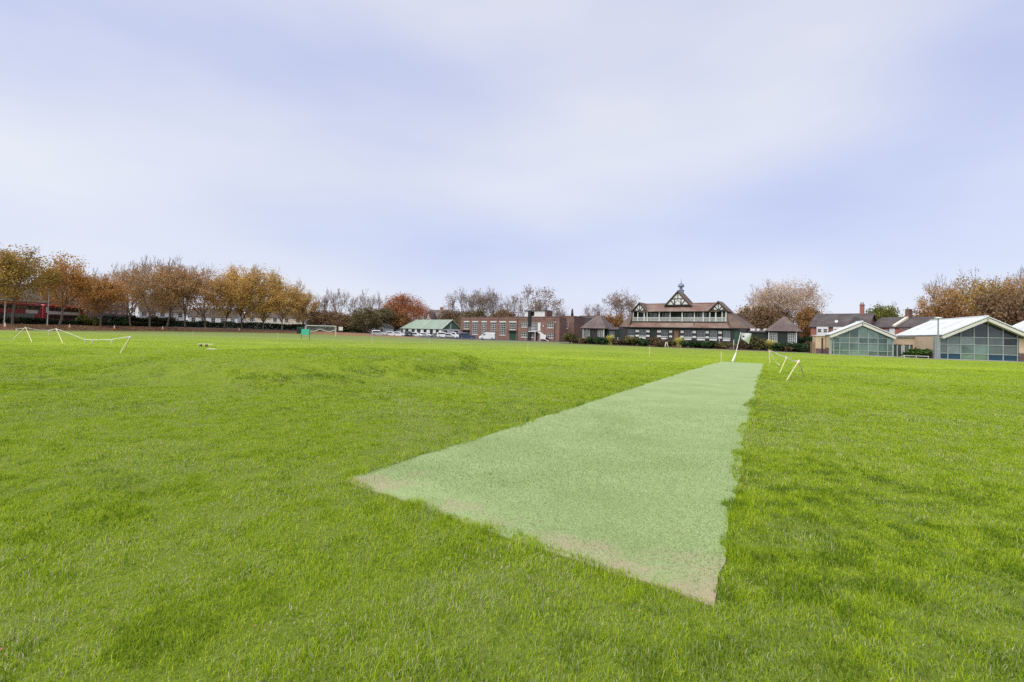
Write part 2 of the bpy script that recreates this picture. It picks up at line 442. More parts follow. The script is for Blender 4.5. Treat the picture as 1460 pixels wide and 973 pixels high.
sun = D.lights.new('sun', 'SUN'); sun.energy = 1.5; sun.angle = rad(75); sun.color = (1, .96, .9)
so = D.objects.new('sun', sun); COL.objects.link(so)
sd = Vector((math.sin(SUN_AZ) * math.cos(SUN_EL), math.cos(SUN_AZ) * math.cos(SUN_EL), math.sin(SUN_EL)))
so.rotation_euler = sd.to_track_quat('Z', 'Y').to_euler(); so.location = (0, 0, 60)

vs = scene.view_settings
scene.display_settings.display_device = 'sRGB'
vs.view_transform = 'Standard'; vs.look = 'None'; vs.gamma = 1; vs.use_curve_mapping = False; vs.exposure = EXPO
scene.cycles.max_bounces = 6; scene.cycles.diffuse_bounces = 3; scene.cycles.glossy_bounces = 3; scene.cycles.transmission_bounces = 4
scene.cycles.use_denoising = DENOISE

# ------------------------------------------------------------------ ground, field, bank, roads
def grassground(name):
    m = D.materials.new(name); n, l, b = nt(m)
    b.inputs['Roughness'].default_value = .9; b.inputs['Specular IOR Level'].default_value = .15
    tc = n.new('ShaderNodeTexCoord')
    def noise(sc, det, stretch=(1, 1, 1)):
        mp = n.new('ShaderNodeMapping'); mp.inputs['Scale'].default_value = stretch; l.new(tc.outputs['Object'], mp.inputs[0])
        z = n.new('ShaderNodeTexNoise'); z.inputs['Scale'].default_value = sc; z.inputs['Detail'].default_value = det; z.inputs['Roughness'].default_value = .7
        l.new(mp.outputs[0], z.inputs['Vector']); return z.outputs['Fac']
    def ramp(f, *st):
        r = n.new('ShaderNodeValToRGB'); e = r.color_ramp.elements
        while len(e) < len(st): e.new(.5)
        for i, (p, c) in enumerate(st): e[i].position = p; e[i].color = c4(c)
        l.new(f, r.inputs[0]); return r.outputs[0]
    big = ramp(noise(.16, 8), (.3, GC[1]), (.5, GC[2]), (.7, GC[3]))
    fine = ramp(noise(7, 6), (.3, (.54, .55, .54)), (.7, (.98, .96, .95)))
    mx = n.new('ShaderNodeMix'); mx.data_type = 'RGBA'; mx.blend_type = 'MULTIPLY'; mx.inputs[0].default_value = 1
    l.new(big, mx.inputs[6]); l.new(fine, mx.inputs[7])
    # duller, more olive turf colour towards the far boundary of the field
    sp = n.new('ShaderNodeSeparateXYZ'); l.new(tc.outputs['Object'], sp.inputs[0])
    mr = n.new('ShaderNodeMapRange'); mr.inputs[1].default_value = 34; mr.inputs[2].default_value = 95; mr.inputs[4].default_value = .85
    l.new(sp.outputs[1], mr.inputs[0])
    m2 = n.new('ShaderNodeMix'); m2.data_type = 'RGBA'; l.new(mr.outputs[0], m2.inputs[0]); l.new(mx.outputs[2], m2.inputs[6])
    m2.inputs[7].default_value = c4(GC[5])
    mud = n.new('ShaderNodeMapRange'); mud.inputs[1].default_value = .56; mud.inputs[2].default_value = .66; mud.inputs[4].default_value = .8
    l.new(noise(1.7, 6), mud.inputs[0])
    m3 = n.new('ShaderNodeMix'); m3.data_type = 'RGBA'; l.new(mud.outputs[0], m3.inputs[0]); l.new(m2.outputs[2], m3.inputs[6]); m3.inputs[7].default_value = (.13, .12, .06, 1)
    # thatch and soil under the longer grass this side of the square
    th = n.new('ShaderNodeMapRange'); th.inputs[1].default_value = 30; th.inputs[2].default_value = 9; th.inputs[4].default_value = .8
    l.new(sp.outputs[1], th.inputs[0])
    m4 = n.new('ShaderNodeMix'); m4.data_type = 'RGBA'; l.new(th.outputs[0], m4.inputs[0]); l.new(m3.outputs[2], m4.inputs[6])
    l.new(ramp(noise(26, 7), (.3, (.055, .075, .012)), (.52, (.095, .125, .02)), (.72, (.14, .14, .05))), m4.inputs[7])
    l.new(m4.outputs[2], b.inputs['Base Color'])
    return m

# green hues of the turf (linear): deep, mid-dark, mid, yellow-green, pale, duller far turf, straw
M['field'] = grassground('mown_turf')

EDGE = [(-86, -40), (-88, 30), (-90, 84), (-91, 108), (-92, 135), (-87, 152), (-72, 158), (-54, 148), (-40, 136), (-27, 125), (-12, 113.5), (0, 112.5),
        (11, 112), (20, 99), (27, 84.5), (42.6, 70.9), (44.8, 66), (46.4, 59.6), (48.2, 55.6), (56, 52.8), (95, 44), (95, -40)]
gm = MB(); R_ = 2500
gm.add([(R_ * math.cos(i * PI / 24), R_ * math.sin(i * PI / 24), -.03) for i in range(48)], [tuple(range(48))])
tag(gm.build('ground', M['tarmac']), kind='structure')
fm_ = MB(); fm_.prism_z(list(reversed(EDGE)), -.2, 0)
bm = bmesh.new(); 
fo = fm_.build('field', M['field'])
bm.from_mesh(fo.data); bmesh.ops.recalc_face_normals(bm, faces=bm.faces); bm.to_mesh(fo.data); bm.free()
tag(fo, kind='structure')

def offs(poly, i, d):                # outward offset (field lies on the right of the walk, i.e. outside is left)
    a = Vector(poly[max(i - 1, 0)]); b = Vector(poly[min(i + 1, len(poly) - 1)])
    t = (b - a).normalized(); nrm = Vector((-t.y, t.x))
    return Vector(poly[i]) + nrm * d

def strip(name, i0, i1, ds, zs, m, taper=None):
    vs_, fs = [], []
    nn = len(ds)
    for i in range(i0, i1 + 1):
        k = 1 if taper is None else taper[i - i0]
        for d, z in zip(ds, zs):
            p = offs(EDGE, i, d); vs_.append((p.x, p.y, z[0] + z[1] * k))
    for i in range(i1 - i0):
        for j in range(nn - 1):
            fs.append((i * nn + j, (i + 1) * nn + j, (i + 1) * nn + j + 1, i * nn + j + 1))
    mb = MB(); mb.add(vs_, fs); o = mb.build(name, m)
    bm = bmesh.new(); bm.from_mesh(o.data); bmesh.ops.recalc_face_normals(bm, faces=bm.faces)
    if sum(f.normal.z for f in bm.faces) < 0: bmesh.ops.reverse_faces(bm, faces=bm.faces)
    bm.to_mesh(o.data); bm.free()
    return tag(o, kind='structure')

TAP = [1, 1, 1, 1, 1, 1, .9, .6, .25, .0]
strip('verge', 0, 9, [0, .6, 2.2, 5, 8.5], [(.006, 0), (.01, .05), (.012, .35), (.014, .9), (.016, 1.12)], M['litter'], TAP)
strip('road', 0, 9, [8.5, 9, 22, 120], [(.016, 1.12), (.02, 1.16), (.02, 1.25), (.02, 1.4)], M['tarmac'], TAP)
strip('path', 8, 20, [0.004, 1.7, 1.8], [(.012, 0), (.014, 0), (-.03, 0)], M['concrete'])

def bank_z(x, y): return 1.12

# the field is not quite level: a low grassy rise stands left of the pitch
def ground_z(x, y):
    x = np.asarray(x, float); y = np.asarray(y, float)
    u = (x + 7.2) / 7.5; v = (y - 22) / 9.5
    u = np.where(u > 0, u * 1.25, u * .85); v = np.where(v > 0, v * .7, v)
    r = np.sqrt(u * u + v * v) + .22 * (vnoise(x, y, 3.1, 71) - .5) + .10 * (vnoise(x, y, .9, 72) - .5)
    k = np.clip((1.05 - r) / .42, 0, 1); k = k * k * (3 - 2 * k)
    return .52 * k
nx_, ny_ = 121, 121
gxx, gyy = np.meshgrid(np.linspace(-26, 2, nx_), np.linspace(9, 42, ny_), indexing='ij')
gz_ = ground_z(gxx, gyy); gz_ = np.where(gz_ < .002, -.02, gz_)
ii_ = np.arange(nx_ * ny_).reshape(nx_, ny_)
qd = np.stack([ii_[:-1, :-1], ii_[1:, :-1], ii_[1:, 1:], ii_[:-1, 1:]], -1).reshape(-1, 4)
me = np_mesh('grassy_rise', np.stack([gxx, gyy, gz_], -1).reshape(-1, 3), None, qd, None, [M['field']])
me.polygons.foreach_set('use_smooth', [True] * len(me.polygons))
tag(link('grassy_rise', me), kind='structure')

# ------------------------------------------------------------------ artificial cricket pitch
MC = [(-1.74, 5.12), (1.24, 2.93), (17.77, 33.97), (15.37, 35.47)]
rg = random.Random(5)
def mat_outline():
    pts = []
    bow = {0: 0, 1: -.10, 2: 0, 3: .16}          # the sides have crept in or out a little over the years
    for k in range(4):
        a, b = Vector(MC[k]), Vector(MC[(k + 1) % 4]); n = max(8, int((b - a).length / .22))
        nr = Vector(((b - a).y, -(b - a).x)).normalized()
        wob = 0
        for i in range(n):
            t = i / n
            wob = wob * .72 + rg.gauss(0, .014)
            p = a.lerp(b, t) + nr * (wob + bow[k] * math.sin(PI * min(1, t * 1.0)) * (1.4 - t))
            pts.append((p.x, p.y))
    return pts
MAT = mat_outline()
MATNP = np.array(MAT)
def inside(x, y, poly):
    r = np.zeros(len(x), bool); n = len(poly); j = n - 1
    for i in range(n):
        xi, yi = poly[i]; xj, yj = poly[j]
        c = ((yi > y) != (yj > y)) & (x < (xj - xi) * (y - yi) / (yj - yi + 1e-12) + xi)
        r ^= c; j = i
    return r
def edge_dist(x, y, poly):
    d = np.full(len(x), 1e9); n = len(poly)
    P = np.asarray(poly)
    for i in range(n):
        a, b = P[i], P[(i + 1) % n]; ab = b - a
        t = np.clip(((x - a[0]) * ab[0] + (y - a[1]) * ab[1]) / (ab @ ab + 1e-9), 0, 1)
        d = np.minimum(d, np.hypot(x - a[0] - t * ab[0], y - a[1] - t * ab[1]))
    return d

def pitchmat():
    m = D.materials.new('faded_artificial_turf'); n, l, b = nt(m)
    b.inputs['Roughness'].default_value = .85; b.inputs['Specular IOR Level'].default_value = .2
    tc = n.new('ShaderNodeTexCoord')
    def noise(sc, det, rough=.6):
        z = n.new('ShaderNodeTexNoise'); z.inputs['Scale'].default_value = sc; z.inputs['Detail'].default_value = det; z.inputs['Roughness'].default_value = rough
        l.new(tc.outputs['Object'], z.inputs['Vector']); return z.outputs['Fac']
    def mr(f, a, b_, c, d):
        z = n.new('ShaderNodeMapRange'); l.new(f, z.inputs[0])
        for i, v in zip((1, 2, 3, 4), (a, b_, c, d)): z.inputs[i].default_value = v
        return z.outputs[0]
    def mth(op, a, b_):
        z = n.new('ShaderNodeMath'); z.operation = op
        for i, v in enumerate((a, b_)):
            if isinstance(v, (int, float)): z.inputs[i].default_value = v
            else: l.new(v, z.inputs[i])
        return z.outputs[0]
    def mix(f, a, b_, bt='MIX'):
        z = n.new('ShaderNodeMix'); z.data_type = 'RGBA'; z.blend_type = bt
        if isinstance(f, (int, float)): z.inputs[0].default_value = f
        else: l.new(f, z.inputs[0])
        for i, v in ((6, a), (7, b_)):
            if isinstance(v, tuple): z.inputs[i].default_value = c4(v)
            else: l.new(v, z.inputs[i])
        return z.outputs[2]
    base = mix(mr(noise(.8, 6), .3, .7, 0, 1), PC[0], PC[1])
    spk = mr(noise(55, 3, .8), .25, .75, .62, 1.38)
    base = mix(1, base, spk, 'MULTIPLY')
    # distance behind the bowler's end of the mat (local: along the strip)
    a, bb = Vector(MC[0]), Vector(MC[1]); t = (bb - a).normalized(); nr = Vector((-t.y, t.x))
    sp = n.new('ShaderNodeSeparateXYZ'); l.new(tc.outputs['Object'], sp.inputs[0])
    d = mth('ADD', mth('MULTIPLY', sp.outputs[0], nr.x), mth('MULTIPLY', sp.outputs[1], nr.y))
    d = mth('SUBTRACT', d, nr.dot(a))
    wear = mth('ADD', d, mr(noise(1.5, 7, .72), .3, .7, .5, -.8))
    sa = mth('SUBTRACT', mth('ADD', mth('MULTIPLY', sp.outputs[0], t.x), mth('MULTIPLY', sp.outputs[1], t.y)), t.dot(a))
    mid = mth('MINIMUM', mth('MULTIPLY', mth('MINIMUM', mth('ABSOLUTE', sa, 0), mth('ABSOLUTE', mth('SUBTRACT', sa, 3.6), 0)), .34), .5)
    wear = mth('ADD', wear, mid)
    f = mr(wear, -.1, .55, .85, 0)
    base = mix(f, base, PC[2])
    f2 = mr(noise(1.1, 7, .75), .62, .78, 0, .4)
    base = mix(f2, base, PC[2])
    spots = mr(noise(16, 4, .7), .66, .74, 0, .55)
    base = mix(spots, base, PC[6])
    # the far two thirds have bleached paler
    f3 = mr(d, 6, 26, 0, .55)
    base = mix(f3, base, PC[3])
    l.new(base, b.inputs['Base Color'])
    bp = n.new('ShaderNodeBump'); bp.inputs['Strength'].default_value = .6; bp.inputs['Distance'].default_value = .006
    l.new(noise(70, 3, .8), bp.inputs['Height']); l.new(bp.outputs[0], b.inputs['Normal'])
    return m
M['pitch'] = pitchmat()
pr = root('cricket_pitch_mat', 'long pale green artificial cricket pitch, tan and bare at its near end', 'cricket pitch')
pm_ = MB(); pm_.prism_z(MAT if sum((MAT[i][0] * MAT[(i + 1) % len(MAT)][1] - MAT[(i + 1) % len(MAT)][0] * MAT[i][1]) for i in range(len(MAT))) > 0 else MAT[::-1], .001, .014)
pm_.build('playing_surface', M['pitch'], pr)

# ------------------------------------------------------------------ grass blades
nr_ = np.random.default_rng(11)
def blades(x, y, h, wd, tint, z0=0., lean=.55, curved=True):
    n = len(x)
    a = nr_.random(n) * 2 * PI; b = nr_.random(n) * 2 * PI
    ln = np.abs(nr_.normal(0, lean, n)); ln = np.clip(ln, .05, 1.7)
    dx, dy = np.cos(b) * np.sin(ln), np.sin(b) * np.sin(ln); dz = np.cos(ln)
    ux, uy = np.cos(a) * wd / 2, np.sin(a) * wd / 2
    z0 = np.zeros(n) + z0; base = np.stack([x, y, z0], 1)
    U = np.stack([ux, uy, np.zeros(n)], 1)
    if not curved:
        tip = base + np.stack([dx * h, dy * h, dz * h], 1)
        V = np.stack([base - U, base + U, tip], 1).reshape(-1, 3)
        T = np.arange(3 * n).reshape(-1, 3); return V, T, np.zeros((0, 4), int), np.repeat(tint, 3)
    l1 = ln * .45
    mid = base + np.stack([np.cos(b) * np.sin(l1) * h * .55, np.sin(b) * np.sin(l1) * h * .55, np.cos(l1) * h * .55], 1)
    l2 = np.clip(ln * 1.5, 0, 2.1)
    tip = mid + np.stack([np.cos(b) * np.sin(l2) * h * .5, np.sin(b) * np.sin(l2) * h * .5, np.cos(l2) * h * .5], 1)
    tip[:, 2] = np.maximum(tip[:, 2], .004 + z0)
    V = np.stack([base - U, base + U, mid + U * .8, mid - U * .8, tip], 1).reshape(-1, 3)
    i = np.arange(n) * 5
    Q = np.stack([i, i + 1, i + 2, i + 3], 1); T = np.stack([i + 3, i + 2, i + 4], 1)
    return V, T, Q, np.repeat(tint, 5)

def sample(y0, y1, dens, margin=4.0):
    hw = lambda yy: 1.10 * yy + margin
    area = (hw(y0) + hw(y1)) * (y1 - y0)
    n = int(area * dens)
    y = y0 + (y1 - y0) * nr_.random(int(n * 1.7)); x = (nr_.random(len(y)) * 2 - 1) * hw(y1)
    k = np.abs(x) < hw(y)
    return x[k][:n], y[k][:n]

def tint_of(x, y):
    big = vnoise(x + .3 * y, y, 4.2, 1) * .55 + vnoise(x, y, 1.5, 2) * .3 + vnoise(x, y, .5, 3) * .15
    return np.clip((big - .5) * 2.3 + .5, 0, 1)

Vs, Ts, Qs, Rs = [], [], [], []; off = 0
def put(V, T, Q, r_):
    global off
    Vs.append(V); Ts.append(T + off); Qs.append(Q + off); Rs.append(r_); off += len(V)
LOD = [(-1.5, 1.3, 1800, .046, .0070, True), (1.3, 3.2, 8200, .046, .0040, True), (3.2, 5.2, 5400, .046, .0050, True), (5.2, 8.5, 2700, .048, .0068, True), (8.5, 13, 1350, .050, .010, True),
       (13, 21, 820, .054, .016, False), (21, 33, 380, .052, .025, False), (33, 48, 90, .042, .036, False), (48, 70, 28, .034, .05, False)]
for (y0, y1, dens, h0, w0, cv) in LOD:
    x, y = sample(y0, y1, dens * GDENS)
    ins = inside(x, y, MAT)
    ed = np.full(len(x), 9.)
    if y1 > 2.9:
        near = ins | (np.abs((x - 7.5) - (y - 18) * .545) < 4.5)
        e_ = edge_dist(x[near], y[near], MAT); ed[near] = np.where(ins[near], -e_, e_)
    # the turf has crept over the mat in lobes, most along its sides
    creep = np.clip(vnoise(x, y, 1.0, 8) - .40, 0, 1) * .24 + vnoise(x, y, .25, 19) * .09 + vnoise(x, y, .1, 18) * .05 - .05
    clump = vnoise(x, y, .20, 4) * .45 + vnoise(x, y, .42, 5) * .35 + vnoise(x, y, .09, 55) * .2
    clump = np.clip((clump - .5) * 1.9 + .5, 0, 1)
    bare = (vnoise(x, y, .32, 14) > .88) & (vnoise(x, y, .1, 15) > .35)
    keep = (ed > -creep) & (nr_.random(len(x)) < .62 + .7 * clump) & ~(bare & (nr_.random(len(x)) < .3))
    x, y, ed, clump = x[keep], y[keep], ed[keep], clump[keep]
    n = len(x)
    lush = vnoise(x, y, 1.7, 6)
    h = h0 * (.56 + .9 * clump) * (.82 + .36 * lush) * (.55 + .9 * nr_.random(n))
    h *= .67 * np.where(ed < .07, 1.75, np.where(ed < .2, 1.3, 1))
    wd = w0 * (.7 + .6 * nr_.random(n))
    cl2 = np.clip((vnoise(x, y, .17, 51) * .6 + vnoise(x, y, .07, 52) * .4 - .5) * 2.4 + .5, 0, 1)
    t = .22 * tint_of(x, y) + .36 * cl2 + .42 * nr_.random(n)
    t = .02 + .86 * np.clip((t - .5) * 1.55 + .55, 0, 1)
    dull = (vnoise(x, y, 1.3, 91) * .7 + vnoise(x, y, .35, 92) * .3 > .60) & (nr_.random(n) < .24)      # matted, bluish-grey older grass
    t = np.where(dull, .91 + .04 * nr_.random(n), t)
    straw = nr_.random(n) < (.015 + .10 * (vnoise(x, y, .8, 9) > .66))
    t = np.where(straw, .965 + .035 * nr_.random(n), t)
    zz = ground_z(x, y)
    # rank, darker grass on the slope of the rise that faces the pitch
    sl = np.clip(1 - np.abs(zz - .2) / .2, 0, 1) * (x > -9) * (vnoise(x, y, .8, 77) > .42)
    h = h * (1 + .9 * sl); t = np.where(t < .95, np.clip(t - .42 * sl, .02, 1), t)
    put(*blades(x, y, h, wd, t, curved=cv, lean=.95, z0=zz))
    if cv:
        # long arching blades, and patches of broad low weeds and clover among the grass
        m = nr_.random(n) < .05
        put(*blades(x[m], y[m], h[m] * 1.5 + .012, wd[m] * .8, np.clip(t[m] + .12, 0, .93), curved=True, lean=1.3, z0=zz[m]))
        m = (vnoise(x, y, .4, 61) > .72) & (nr_.random(n) < .10)
        put(*blades(x[m], y[m], .016 + .018 * nr_.random(m.sum()), w0 * 1.9 * (.7 + .5 * nr_.random(m.sum())), .02 + .22 * nr_.random(m.sum()), curved=True, lean=1.0, z0=zz[m] + .008))

def grassmat():
    m = leafmat('grass_blade', [GC[0], GC[1], GC[2], GC[3], GC[4]], trans=.4, rough=.5)
    r = [n for n in m.node_tree.nodes if n.type == 'VALTORGB'][0].color_ramp.elements
    for i, p in enumerate((0, .25, .5, .75, .93)): r[i].position = p
    e = r.new(.97); e.color = c4(GC[6])
    return m
M['blade'] = grassmat()
me = np_mesh('grass', np.concatenate(Vs), np.concatenate(Ts), np.concatenate(Qs), np.concatenate(Rs), [M['blade']])
tag(link('grass', me), kind='stuff')

# pile of the artificial turf: short pale fibres over the near half
x, y = [], []
for (y0, y1, dens) in ((2.8, 5, 9000), (5, 8, 4200), (8, 13, 1500)):
    xx = nr_.random(int((y1 - y0) * 9 * dens)) * 9 - 2; yy = y0 + (y1 - y0) * nr_.random(len(xx))
    x.append(xx); y.append(yy)
x = np.concatenate(x); y = np.concatenate(y)
k = inside(x, y, MAT); x, y = x[k], y[k]
a_, b_ = np.array(MC[0]), np.array(MC[1]); tt = (b_ - a_) / np.linalg.norm(b_ - a_); nn = np.array([-tt[1], tt[0]])
dd = (x - a_[0]) * nn[0] + (y - a_[1]) * nn[1]
k = nr_.random(len(x)) < np.clip((13 - y) / 9, 0, 1) * np.clip(.12 + (dd + .55 * (vnoise(x, y, .4, 21) - .5)) * 1.6, .1, 1)
x, y, dd = x[k], y[k], dd[k]
t = np.clip(.5 * vnoise(x, y, .9, 22) + .5 * nr_.random(len(x)), 0, 1)
sc_ = np.where(y > 8, 2.0, np.where(y > 5, 1.35, 1))
V, T, Q, r_ = blades(x, y, (.008 + .012 * nr_.random(len(x))) * sc_, (.0028 + .002 * nr_.random(len(x))) * sc_, t, z0=.014, lean=.9, curved=False)
M['pile'] = leafmat('turf_fibre', [PC[4], PC[0], PC[1], PC[5]], trans=.2, rough=.6)
tag(link('turf_pile', np_mesh('turf_pile', V, T, None, r_, [M['pile']]), pr), kind='stuff')

# scattered dead leaves and scraps
def scatter_leaves(name, x, y, z, s, mats_):
    n = len(x); C = np.stack([x, y, z], 1)
    a = nr_.random(n) * 2 * PI; tl = nr_.normal(0, .35, n)
    U = np.stack([np.cos(a), np.sin(a), np.zeros(n)], 1) * s[:, None]
    W = np.stack([-np.sin(a) * np.cos(tl), np.cos(a) * np.cos(tl), np.abs(np.sin(tl))], 1) * s[:, None] * .7
    V = np.stack([C - U, C - W * .8, C + U, C + W], 1).reshape(-1, 3)
    V[:, 2] = np.maximum(V[:, 2], np.repeat(z, 4) - .004)
    return link(name, np_mesh(name, V, None, np.arange(4 * n).reshape(-1, 4), np.repeat(nr_.random(n), 4), mats_))
M['deadleaf'] = leafmat('dead_leaf', [(.3, .13, .04), (.22, .11, .05), (.4, .24, .09), (.14, .07, .035)], trans=.15)
xl, yl = sample(2.2, 18, 1.5); 
tag(scatter_leaves('leaf_scraps', xl, yl, np.where(inside(xl, yl, MAT), .017, .035), .007 + .012 * nr_.random(len(xl)), [M['deadleaf']]), kind='stuff')
# leaf fall along the verge
n = 15000
yy = 40 + 120 * nr_.random(n); f = nr_.random(n) ** .8
xx = np.interp(yy, [30, 84, 108, 135, 152], [-88, -90, -91, -92, -88]) - f * 9
zz = np.interp(f * 9, [0, .6, 2.2, 5, 8.5], [.03, .08, .39, .94, 1.16])
tag(scatter_leaves('fallen_leaves', xx, yy, zz, .09 + .09 * nr_.random(n), [M['deadleaf']]), kind='stuff')

M['farwood'] = leafmat('far_autumn_wood', [(.07, .06, .04), (.13, .10, .065), (.19, .14, .09)], trans=.2)
n = 26000; th = nr_.random(n) * rad(128) - rad(64); rr_ = 300 + 45 * nr_.random(n)
hh = 4.5 + 6.5 * vnoise(th * 180, th * 0, 2.2, 41) + 2.5 * vnoise(th * 180, th * 0, .6, 42)
zc = hh * nr_.random(n) ** .7; Cw = np.stack([rr_ * np.sin(th), rr_ * np.cos(th), zc], 1)
n1 = nr_.normal(0, 1, (n, 3)); n1 /= np.linalg.norm(n1, axis=1)[:, None]; Uw = np.cross(n1, nr_.normal(0, 1, (n, 3))); Uw /= np.linalg.norm(Uw, axis=1)[:, None]; Ww = np.cross(n1, Uw)
Vw = np.stack([Cw - Uw * .7, Cw - Ww * .5, Cw + Uw * .7, Cw + Ww * .5], 1).reshape(-1, 3)
tag(link('far_woods', np_mesh('far_woods', Vw, None, np.arange(4 * n).reshape(-1, 4), np.repeat(np.clip(.5 * vnoise(th * 180, zc, 2, 43) + .5 * nr_.random(n), 0, 1), 4), [M['farwood']])), kind='stuff')
# ------------------------------------------------------------------ trees
def grow_tree(seed, H, R, cb, levels=5, spread=(22, 58), up=.18, r0=.22, fork=(2, 3), nlimb=(4, 6), lens=(.62, .85)):
    rg = random.Random(seed)
    segs = []
    def rec(p, d, ln, r, lv):
        n = 3 if lv <= 1 else 2
        pts = [p]
        for i in range(n):
            d = (d + Vector((rg.gauss(0, .13), rg.gauss(0, .13), rg.gauss(0, .08) + up * .35))).normalized()
            q = pts[-1] + d * ln / n
            ra, rb = r * (1 - .35 * i / n), r * (1 - .35 * (i + 1) / n)
            segs.append((pts[-1], q, ra, rb, lv)); pts.append(q)
        if lv >= levels: return
        k = rg.randint(*nlimb) if lv == 0 else rg.randint(*fork)
        a0 = rg.random() * 6.28
        for i in range(k):
            tilt = rad(rg.uniform(*spread)) * (1 if lv else 1.05)
            if lv > 0 and i == 0: tilt *= .4
            a = a0 + 6.28 * i / k + rg.uniform(-.5, .5)
            t = d.cross(Vector((0, 0, 1)) if abs(d.z) < .95 else Vector((1, 0, 0))).normalized(); bt = d.cross(t)
            nd = (d * math.cos(tilt) + (t * math.cos(a) + bt * math.sin(a)) * math.sin(tilt)).normalized()
            nd = (nd + Vector((0, 0, up))).normalized()
            st = pts[-1] if (lv == 0 and i < 3) or i < 2 else pts[-2]
            rec(st, nd, ln * rg.uniform(*lens) if lv else H * .3 * rg.uniform(.8, 1.15), r * (.62 if k > 2 else .68), lv + 1)
    rec(Vector((0, 0, -.3)), Vector((rg.gauss(0, .04), rg.gauss(0, .04), 1)).normalized(), cb + .3, r0, 0)
    zmax = max(s[1].z for s in segs); rr = sorted(math.hypot(s[1].x, s[1].y) for s in segs if s[4] >= levels - 1)
    r97 = rr[int(len(rr) * .95)] or 1
    fz = (H - cb * .8) / max(.1, zmax - cb * .8); fr = R / r97
    def tf(p):
        z = p.z if p.z < cb * .8 else cb * .8 + (p.z - cb * .8) * fz
        k = fr if p.z > cb * .6 else 1
        return Vector((p.x * k, p.y * k, z))
    return [(tf(a), tf(b), ra, rb, lv) for a, b, ra, rb, lv in segs]

def tubes_np(segs, k, rmin):
    V = []; Q = []; o = 0
    for a, b, ra, rb, lv in segs:
        t = (b - a)
        if t.length < 1e-4: continue
        t.normalize()
        u = t.cross(Vector((0, 0, 1)) if abs(t.z) < .9 else Vector((1, 0, 0))).normalized(); w_ = t.cross(u)
        for p, r in ((a, max(ra, rmin)), (b, max(rb, rmin))):
            for j in range(k):
                q = p + (u * math.cos(6.2832 * j / k) + w_ * math.sin(6.2832 * j / k)) * r; V.append(q[:])
        for j in range(k): Q.append((o + j, o + (j + 1) % k, o + k + (j + 1) % k, o + k + j))
        o += 2 * k
    return np.array(V, np.float32).reshape(-1, 3), np.array(Q, np.int32).reshape(-1, 4)

def tree_meshes(seed, H, R, cb, leaves, size, leafm, barkm, levels=5, baretop=0., sig=.45, rmin=.022, fill=.4, **kw):
    segs = grow_tree(seed, H, R, cb, levels, **kw)
    lo = [s for s in segs if s[4] <= 2]; hi = [s for s in segs if s[4] > 2]
    V, Q = tubes_np(lo, 6, .03); tm = np_mesh('trunk', V, None, Q, None, [barkm])
    V1, Q1 = tubes_np(hi, 3, rmin)
    R1 = np.full(len(V1), .5)
    rn = np.random.default_rng(seed)
    if leaves:
        tips = [s for s in segs if s[4] >= levels - 1]
        P0 = np.array([s[0][:] for s in tips]); P1 = np.array([s[1][:] for s in tips])
        tr = rn.random(len(tips))
        keep = rn.random(len(tips)) < .86            # some twigs have already dropped their leaves
        idx = np.where(keep)[0]
        ii = rn.choice(idx, leaves); f = rn.random((leaves, 1))
        C = P0[ii] * (1 - f) + P1[ii] * f + rn.normal(0, sig, (leaves, 3)) * np.array([1, 1, .8])
        # the outer spray of the crown: clumps of leaves on twigs too fine to model, spread through its volume
        nf = int(leaves * fill)
        if nf:
            kc = 90; d3 = rn.normal(0, 1, (kc, 3)); d3 /= np.linalg.norm(d3, axis=1)[:, None]; q3 = (.35 + .62 * rn.random(kc) ** .6)[:, None]
            zc0 = cb * .9; cc = d3 * q3 * np.array([R, R, (H - zc0) * .52]) + np.array([0, 0, zc0 + (H - zc0) * .47])
            jj = rn.integers(0, kc, nf); C[:nf] = cc[jj] + rn.normal(0, R * .15, (nf, 3)) * np.array([1, 1, .75]); ii = ii.copy(); ii[:nf] = jj % len(tips)
        hfrac = (C[:, 2] - cb) / max(.1, H - cb)
        if baretop:
            ok = rn.random(leaves) > baretop * np.clip((hfrac - .38) / .5, 0, 1)
            C = C[ok]; ii = ii[ok]
        n = len(C)
        n1 = rn.normal(0, 1, (n, 3)); n1 /= np.linalg.norm(n1, axis=1)[:, None]
        n2 = rn.normal(0, 1, (n, 3)); U = np.cross(n1, n2); U /= np.linalg.norm(U, axis=1)[:, None]; W = np.cross(n1, U)
        s = (size * (.55 + .9 * rn.random(n)))[:, None]
        LV = np.stack([C - U * s, C - W * s * .62, C + U * s, C + W * s * .62], 1).reshape(-1, 3)
        LV[:, 2] = np.maximum(LV[:, 2], .1)
        rnd = np.repeat(np.clip(.6 * tr[ii] + .4 * rn.random(n), 0, 1), 4)
        LQ = np.arange(4 * n).reshape(-1, 4) + len(V1)
        V1 = np.concatenate([V1, LV]); R1 = np.concatenate([R1, rnd])
        me = np_mesh('crown', V1, None, np.concatenate([Q1, LQ]), R1, [M['twig'], leafm])
        mi = np.concatenate([np.zeros(len(Q1), np.int32), np.ones(n, np.int32)]); me.polygons.foreach_set('material_index', mi)
    else:
        me = np_mesh('crown', V1, None, Q1, None, [M['twig']])
    return tm, me

